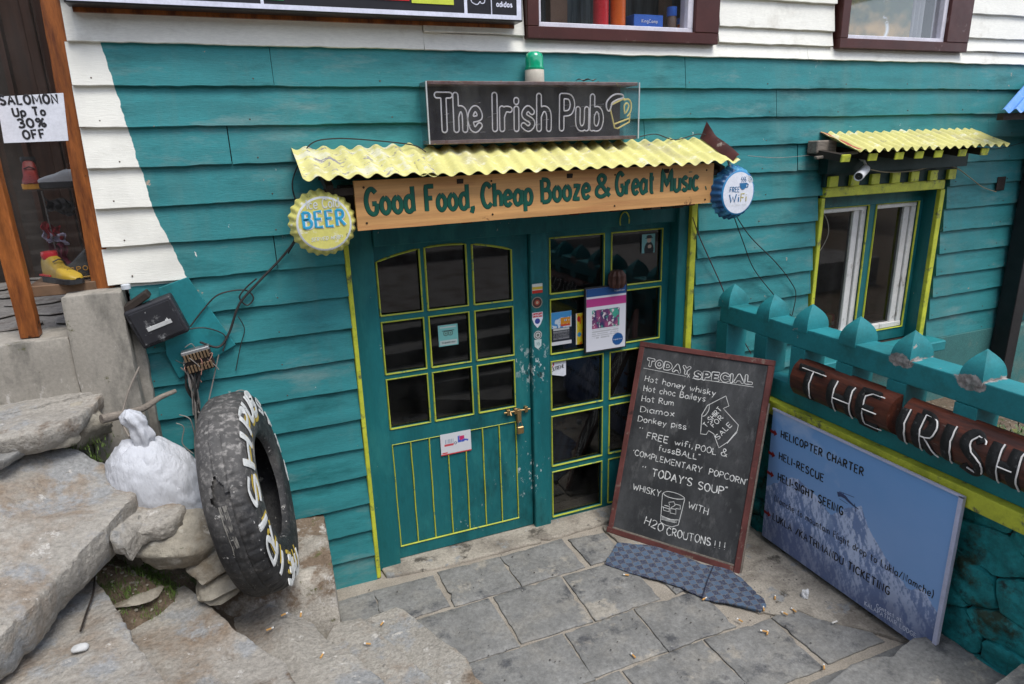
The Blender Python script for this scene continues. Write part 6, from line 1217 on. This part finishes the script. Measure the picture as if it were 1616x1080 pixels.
sh = thing('shop_stall', 'orange-brown timber display case of the gear shop left of the white boards', 'shop', (-.75, .1, 1.5))
def post(a, b, w_, d_, seed, name='post'):
    n = 24; vs = []; a, b = Vector(a), Vector(b)
    for i in range(n + 1):
        p = a.lerp(b, i / n); j1 = .004 * fn((i * .2, 0, 0), 2, seed); j2 = .004 * fn((i * .2, 3, 0), 2, seed)
        vs += [(p.x - w_ / 2 + j1, p.y - d_ / 2, p.z), (p.x + w_ / 2 + j2, p.y - d_ / 2, p.z), (p.x + w_ / 2 + j2, p.y + d_ / 2, p.z), (p.x - w_ / 2 + j1, p.y + d_ / 2, p.z)]
    m_ = MB(); m_.add(vs, [(i * 4 + k, (i + 1) * 4 + k, (i + 1) * 4 + (k + 1) % 4, i * 4 + (k + 1) % 4) for i in range(n) for k in range(4)] + [(0, 1, 2, 3), tuple(n * 4 + k for k in (3, 2, 1, 0))]); return m_.build(name, mWOOD2, sh, bevel=.004, seg=2)
post((-.553, .03, 1.72), (-.512, .03, 3.4), .078, .07, 2); post((-.832, -.04, 1.562), (-.835, -.04, 3.4), .065, .06, 5); post((-.60, .55, 1.50), (-.60, .55, 3.4), .05, .05, 8)
m_ = MB(); m_.box(-.82, -.575, .0, .52, 1.735, 1.758); m_.box(-.82, -.575, -.012, .0, 1.715, 1.760); m_.build('display_shelf', mat('worn_shelf', (.16, .095, .055), .7, .3, 9, .3, 40), sh, bevel=.003)
m_ = MB(); m_.box(-.80, -.575, .10, .5, 2.128, 2.136); m_.box(-.80, -.575, .10, .5, 2.46, 2.468); m_.build('glass_shelf', mGLASS, sh)
m_ = MB(); m_.box(-.84, -.555, .56, .60, 1.76, 3.5); m_.box(-.84, -.82, .50, .58, 1.76, 3.5); m_.build('back_panel', mat('dark_red_timber', (.042, .017, .009), .6, .4, 4, .3, 30, stretch=(8, 8, .5)), sh)
for i in range(4): m_ = MB(); m_.box(-.74 + i * .045, -.70 + i * .045, .53, .558, 1.76, 3.4); m_.build('panel_plank', MATS['dark_red_timber'], sh, bevel=.004)
m_ = MB(); m_.box(-.815, -.590, .004, .008, 1.762, 3.4); m_.build('display_glass', mGLASS, sh)
m_ = MB(); m_.box(-.802, -.592, -.002, .002, 2.47, 2.476); m_.build('glass_joint', mGREYW, sh)
m_ = MB(); m_.box(-.818, -.810, -.004, .012, 1.76, 3.4); m_.build('glass_edge', plain('grey_putty', (.18, .17, .16)), sh)
m_ = MB(); m_.box(-3.2, -.86, 1.9, 2.0, 1.5, 3.6); tag(m_.build('neighbour_wall', mDARKW), 'dark shopfront wall across the lane at the left edge', 'wall')
c_ = [(-0.769,-0.006,2.484), (-0.550,-0.006,2.498), (-0.566,-0.006,2.321), (-0.779,-0.006,2.317)]
m_ = MB(); m_.prism(c_, .001, (0, 1, 0)); sp_ = tag(m_.build('sale_notice', mPAPER), 'white paper notice reading SALOMON Up To 30% OFF taped to the display glass', 'notice')
for tx, a, b, cap in (('SALOMON', (-0.764,2.452), (-0.570,2.457), .040), ('Up To', (-0.730,2.411), (-0.620,2.414), .036), ('30%', (-0.722,2.369), (-0.626,2.372), .038), ('OFF', (-0.714,2.327), (-0.637,2.330), .038)): typ_fit(tx, a, b, cap, FAC(-.0065), mBLKP, sp_, bold=.028)
# boots
def boot(x, y, z, L, dirx, label, cu, cs, cc, cl, high=.10):
    """x,y,z heel base; sole outline swept; dirx = heading of the toe"""
    t = thing('climbing_boot', label, 'boot', (x, y, z), 'boots in the display case'); M_ = Matrix.Translation((x, y, z)) @ Matrix.Rotation(dirx, 4, 'Z'); s_ = L / .28
    def ring(u, w_, z0, z1, n=14): return [(u + 0 * k, w_ * math.cos(PI * k / (n - 1)), z0 + (z1 - z0) * math.sin(PI * k / (n - 1))) for k in range(n)]
    secs = [(0, .028, .105 + high), (.02, .036, .12 + high), (.06, .038, .125 + high), (.10, .038, .115 + high), (.125, .038, .085 + high * .4), (.16, .040, .085), (.20, .044, .068), (.245, .042, .056), (.27, .032, .046), (.283, .012, .034)]
    m_ = MB(); m_.M = M_ @ Matrix.Scale(s_, 4); vs = []; n = 14
    for u, w_, h_ in secs:
        for k in range(n): a = PI * k / (n - 1); vs.append((u, w_ * math.copysign(abs(math.cos(a)) ** .6, math.cos(a)), .028 + (h_ - .028) * max(0, math.sin(a)) ** .55))
    m_.add(vs, [(i * n + k, i * n + k + 1, (i + 1) * n + k + 1, (i + 1) * n + k) for i in range(len(secs) - 1) for k in range(n - 1)] + [tuple(range(n))]); m_.build('upper', cu, t, smooth=1)
    m_ = MB(); m_.M = M_ @ Matrix.Scale(s_, 4); prof_ = [(u, w_ + .006) for u, w_, _ in secs]; pl_ = [(u, w_) for u, w_ in prof_] + [(u, -w_) for u, w_ in prof_[::-1]]
    m_.prism([(u - .004, w_, 0) for u, w_ in pl_], .030, (0, 0, 1)); m_.build('sole', cs, t, bevel=.003 * s_)
    m_ = MB(); m_.M = M_ @ Matrix.Scale(s_, 4)
    for i in range(5): u = .125 + i * .022; h_ = .087 - i * .008 + (.03 if i == 0 else 0); m_.tube([(u, -.028, h_ - .006), (u + .004, 0, h_ + .006), (u, .028, h_ - .006)], .0035, 5)
    m_.build('laces', cl, t); m_ = MB(); m_.M = M_ @ Matrix.Scale(s_, 4); m_.revolve([(.034, .0), (.040, .02), (.036, .04)], Matrix.Translation((.052, 0, .10 + high)), 18); m_.build('collar', cc, t, smooth=1)
    m_ = MB(); m_.M = M_ @ Matrix.Scale(s_, 4); m_.box(.0, .10, -.046, .046, .034, .042); m_.build('accent_band', cc if cc != mBLKP else cl, t); return t
YB = plain('yellow_boot', (.36, .235, .02), .45); SB = plain('silver_boot', (.36, .37, .38), .4)
q = (-0.762,0.120,1.772); boot(q[0] + .0, q[1], 1.759, .22, -.9, 'yellow climbing boot with black sole and red band on the lower shelf', YB, mBLKP, RED, mBLKP, .02)
q = (-0.515,0.160,2.238); boot(q[0] + .02, .16, 2.137, .24, PI, 'silver grey climbing shoe on the middle glass shelf', SB, mBLKP, mBLKP, plain('pale_lace', (.4, .4, .42)), .0)
q = (-0.806,0.300,2.181); boot(q[0] + .02, .32, 2.137, .20, -1.4, 'small red and orange boot behind the silver shoe', plain('red_boot', (.20, .02, .015), .5), plain('orange_sole', (.55, .25, .02)), mBLKP, mBLKP, .04)
m_ = MB(); m_.prism([(-.715, .06, 1.762), (-.60, .06, 1.762), (-.595, .06, 1.83), (-.60, .06, 1.89), (-.66, .06, 1.835), (-.715, .06, 1.80)], .10, (0, 1, 0)); o = tag(m_.build('shoe_display', plain('charcoal_shoe', (.03, .032, .034), .6), bevel=.014, seg=3, smooth=40), 'charcoal shoe toe with orange SPO lettering right of the yellow boot', 'shoe')
typ_fit('SPO', (-.668, 1.792), (-.602, 1.798), .022, FAC(.0595), plain('orange_print', (.50, .25, .03)), o, bold=.01); m_ = MB(); m_.tube([(-.715, .058, 1.776), (-.66, .056, 1.768), (-.60, .056, 1.772)], .004, 6); m_.build('orange_welt', plain('orange_welt', (.45, .26, .05)), o)
for i, (x, z, w_, h_, cc, lb) in enumerate(((-.80, 1.955, .07, .045, (.34, .02, .03), 'crumpled red glove at the top of the hanging goods behind the glass'), (-.80, 1.925, .085, .035, (.42, .38, .50), 'lilac and white folded garment in the middle of the hanging goods'), (-.79, 1.86, .07, .065, (.20, .03, .06), 'dark crimson garment hanging lowest behind the glass'), (-.76, 2.06, .10, .05, (.03, .03, .035), 'black garment bundle just under the glass shelf'))):
    m_ = MB(); m_.grid(26, 14, lambda a, b: (x + a * w_ + .006 * math.sin(b * 8 + i), .34 + .014 * math.sin(a * 19 + b * 4 + i) + .012 * fn((a * 3, b * 3, i), 1), z + (b - .5) * h_ * 1.3 * (1 + .25 * math.sin(a * 7 + i)) - .02 * a)); tag(m_.build('folded_garment', mat('garment_%d' % i, cc, .9, .5, 40, .3, 60), smooth=1), lb, 'clothing')
m_ = MB(); m_.tube([(-.765, .33, 2.12), (-.762, .33, 1.80)], .003, 6); tag(m_.build('display_rod', plain('steel_rod', (.3, .3, .3), .3, .8)), 'thin metal rod behind the glass carrying the hanging goods', 'rod')
# =================================================================== RIGHT EDGE: GATE, ROCK, PLANTS BEHIND THE RAILING
m_ = MB(); m_.box(2.81, 12, -8, -.03, -.3, .28); struct(m_.build('back_yard', mEARTH))
gt = thing('dark_gate', 'dark green panelled gate with black frame post at the right edge', 'gate', (5.55, -.1, .2))
a, b = Vector((5.245,-0.120,1.841)), Vector((5.214,-0.120,0.682)); m_ = MB(); m_.box(5.33, 5.45, -.16, -.04, .28, 2.35); m_.build('gate_post', mat('black_steel', (.012, .012, .014), .45, .3, 10, 0), gt, bevel=.004)
m_ = MB(); m_.box(5.45, 6.2, -.12, -.08, .9, 2.3); m_.build('gate_panel', mGREENP, gt, bevel=.003); m_ = MB(); m_.box(5.45, 6.2, -.13, -.0, .28, .80); m_.build('gate_base', mSTUC, gt)
m_ = MB(); m_.box(5.45, 6.2, -.15, -.121, 1.17, 1.21); m_.build('gate_rail', mTEALF, gt); m_ = MB(); m_.box(5.45, 6.2, -.14, -.121, 1.72, 1.74); m_.build('gate_rail', plain('orange_brown_strip', (.18, .10, .03)), gt)
rock((3.55, -.55, .36), (.34, .28, .30), 51, 'grey boulder behind the railing, seen between the fourth and fifth pickets', .4, .1, m=mat('grey_boulder', (.17, .165, .16), .95, .25, 6, .6, 30))
def plant(x, y, z, n, sp, h, name, label, m, seed):
    rnd = random.Random(seed); m_ = MB(); st_ = MB()
    for i in range(n):
        a = rnd.random() * 6.3; r_ = sp * rnd.random() ** .5; px, py = x + r_ * math.cos(a), y + r_ * math.sin(a); pz = z + h * rnd.random() * (1 - r_ / sp * .5); l = rnd.uniform(.02, .05); w_ = l * .3; d = Vector((rnd.gauss(0, 1), rnd.gauss(0, 1), rnd.gauss(.3, .6))).normalized(); s_ = d.orthogonal().normalized()
        p = Vector((px, py, pz)); m_.add([p, p + d * l * .5 + s_ * w_, p + d * l, p + d * l * .5 - s_ * w_], [(0, 1, 2, 3)])
        if i % 6 == 0: st_.tube([(x + (px - x) * .3, y + (py - y) * .3, z), p], .002, 4)
    o = thing(name, label, 'plant', (x, y, z)); m_.build('leaves', m, o); st_.build('stems', plain('stem_brown', (.08, .07, .03)), o); return o
mLF = mat('leaf_green', (.06, .10, .025), .6, .4, 25, 0, dirt=[((.16, .16, .03), .58, .7, 30)])
plant(3.75, -1.30, .28, 900, .34, .50, 'leafy_weed', 'scrubby green weed seen through the gap right of the sixth picket', mLF, 3); plant(4.15, -1.0, .28, 600, .35, .30, 'leafy_weed', 'low pale weed behind the railing, left of the tall one', mLF, 4)

# =================================================================== LITTER
GB = 'cigarette butts dropped on the paving'
mFIL = plain('orange_filter', (.55, .30, .10), .8); mCIG = plain('cigarette_paper', (.66, .64, .60), .8); mASH = plain('ash', (.08, .08, .08), .9)
def butt_proto():
    t = thing('cigarette_butt', 'x', 'cigarette butt', (0, 0, 0), GB); m_ = MB(); m_.tube([(-.012, 0, .004), (.009, 0, .004)], .004, 8); f_ = m_.build('filter', mFIL, t); m_ = MB(); m_.tube([(.0092, 0, .004), (.019, 0, .0042)], .0039, 8); m_.build('paper_end', mCIG, t, smooth=0); m_ = MB(); m_.tube([(.0192, 0, .0042), (.021, 0, .0035)], .0034, 8); m_.build('burnt_tip', mASH, t); return t
BT = [((-0.038,-0.575,0.330), 'butt on the third step, just below the tyre shadow', .3), ((-0.101,-0.645,0.330), 'butt with a burnt black tail on the third step', .2), ((0.030,-0.647,0.360), 'butt standing close to the tyre ledge corner', 1.4), ((0.085,-0.834,0.280), 'half-smoked white and orange butt on the third step near the bottom edge', 1.0), ((0.287,-0.707,0.165), 'butt in the middle of the second step', 2.6), ((0.385,-0.499,0.080), 'butt on the lowest step by the slate corner', .8),
      ((1.689,-0.586,0.010), 'butt left of the doormat frayed edge', 2.5), ((1.402,-1.103,0.010), 'butt lying upright-pointing in the middle of a slate flag', 1.7), ((1.937,-0.919,0.012), 'butt touching the front edge of the doormat', .2), ((1.994,-1.120,0.012), 'thin butt left of the cluster of butts', 1.9), ((2.152,-1.105,0.014), 'butt at the pointed end of the doormat', .9), ((2.262,-1.064,0.016), 'white-tipped butt above the mat point', .8), ((2.221,-1.175,0.016), 'butt midway between the mat and the poster', 1.9), ((2.277,-1.175,0.016), 'butt with a dark match beside it, right of the mat', 1.6),
      ((2.044,-1.226,0.014), 'left butt of the pair on the dusty joint', 2.4), ((2.048,-1.242,0.014), 'right butt of the pair on the dusty joint', .7), ((2.384,-1.318,0.016), 'all-white butt nearest the helicopter poster', 0), ((2.118,-1.508,0.015), 'large orange and white butt at the bottom edge by the raised step', .8)]
bp0 = butt_proto()
for i, (p, lb, a) in enumerate(BT):
    o = bp0 if i == 0 else copy_tree(bp0, (0, 0, 0)); o.location = (p[0], p[1], p[2] + .002); o.rotation_euler = (0, 0, a); o['label'] = lb
    o.scale = (1.0, 1.0, 1.0)
    if 'all-white' in lb:
        for ch in [x for x in D.objects if x.parent == o]:
            if ch.name.startswith('filter'): ch.data = ch.data.copy(); ch.data.materials.clear(); ch.data.materials.append(mCIG)
p = (2.411,-1.116,0.020); o = rockmesh((p[0], p[1], .032), (.024, .018, .022), 77, .4, 4, 5, .35).build('crumpled_tissue', plain('tissue', (.68, .68, .68), .9), smooth=30); tag(o, 'crumpled white tissue on the floor in front of the poster', 'litter')
def speck(px, s, name, lab, m): pass
m_ = MB(); rnd = random.Random(12)
for i in range(330):
    x, y = rnd.uniform(.3, 2.5), rnd.uniform(-1.5, -.1)
    if rnd.random() < .5: x, y = rnd.gauss(2.25, .16), rnd.gauss(-.85, .2)
    if x > 2.5: continue
    s_ = rnd.uniform(.0015, .006); q = rockmesh((x, y, .014), (s_, s_ * .7, s_ * .4), i, rnd.random() * 3, 1, 3, .1); m_.add(q.v, q.f)
stuff(m_.build('floor_debris', mat('dark_debris', (.07, .062, .055), .9, .5, 60, 0, dirt=[((.45, .44, .42), .60, .62, 40)])))
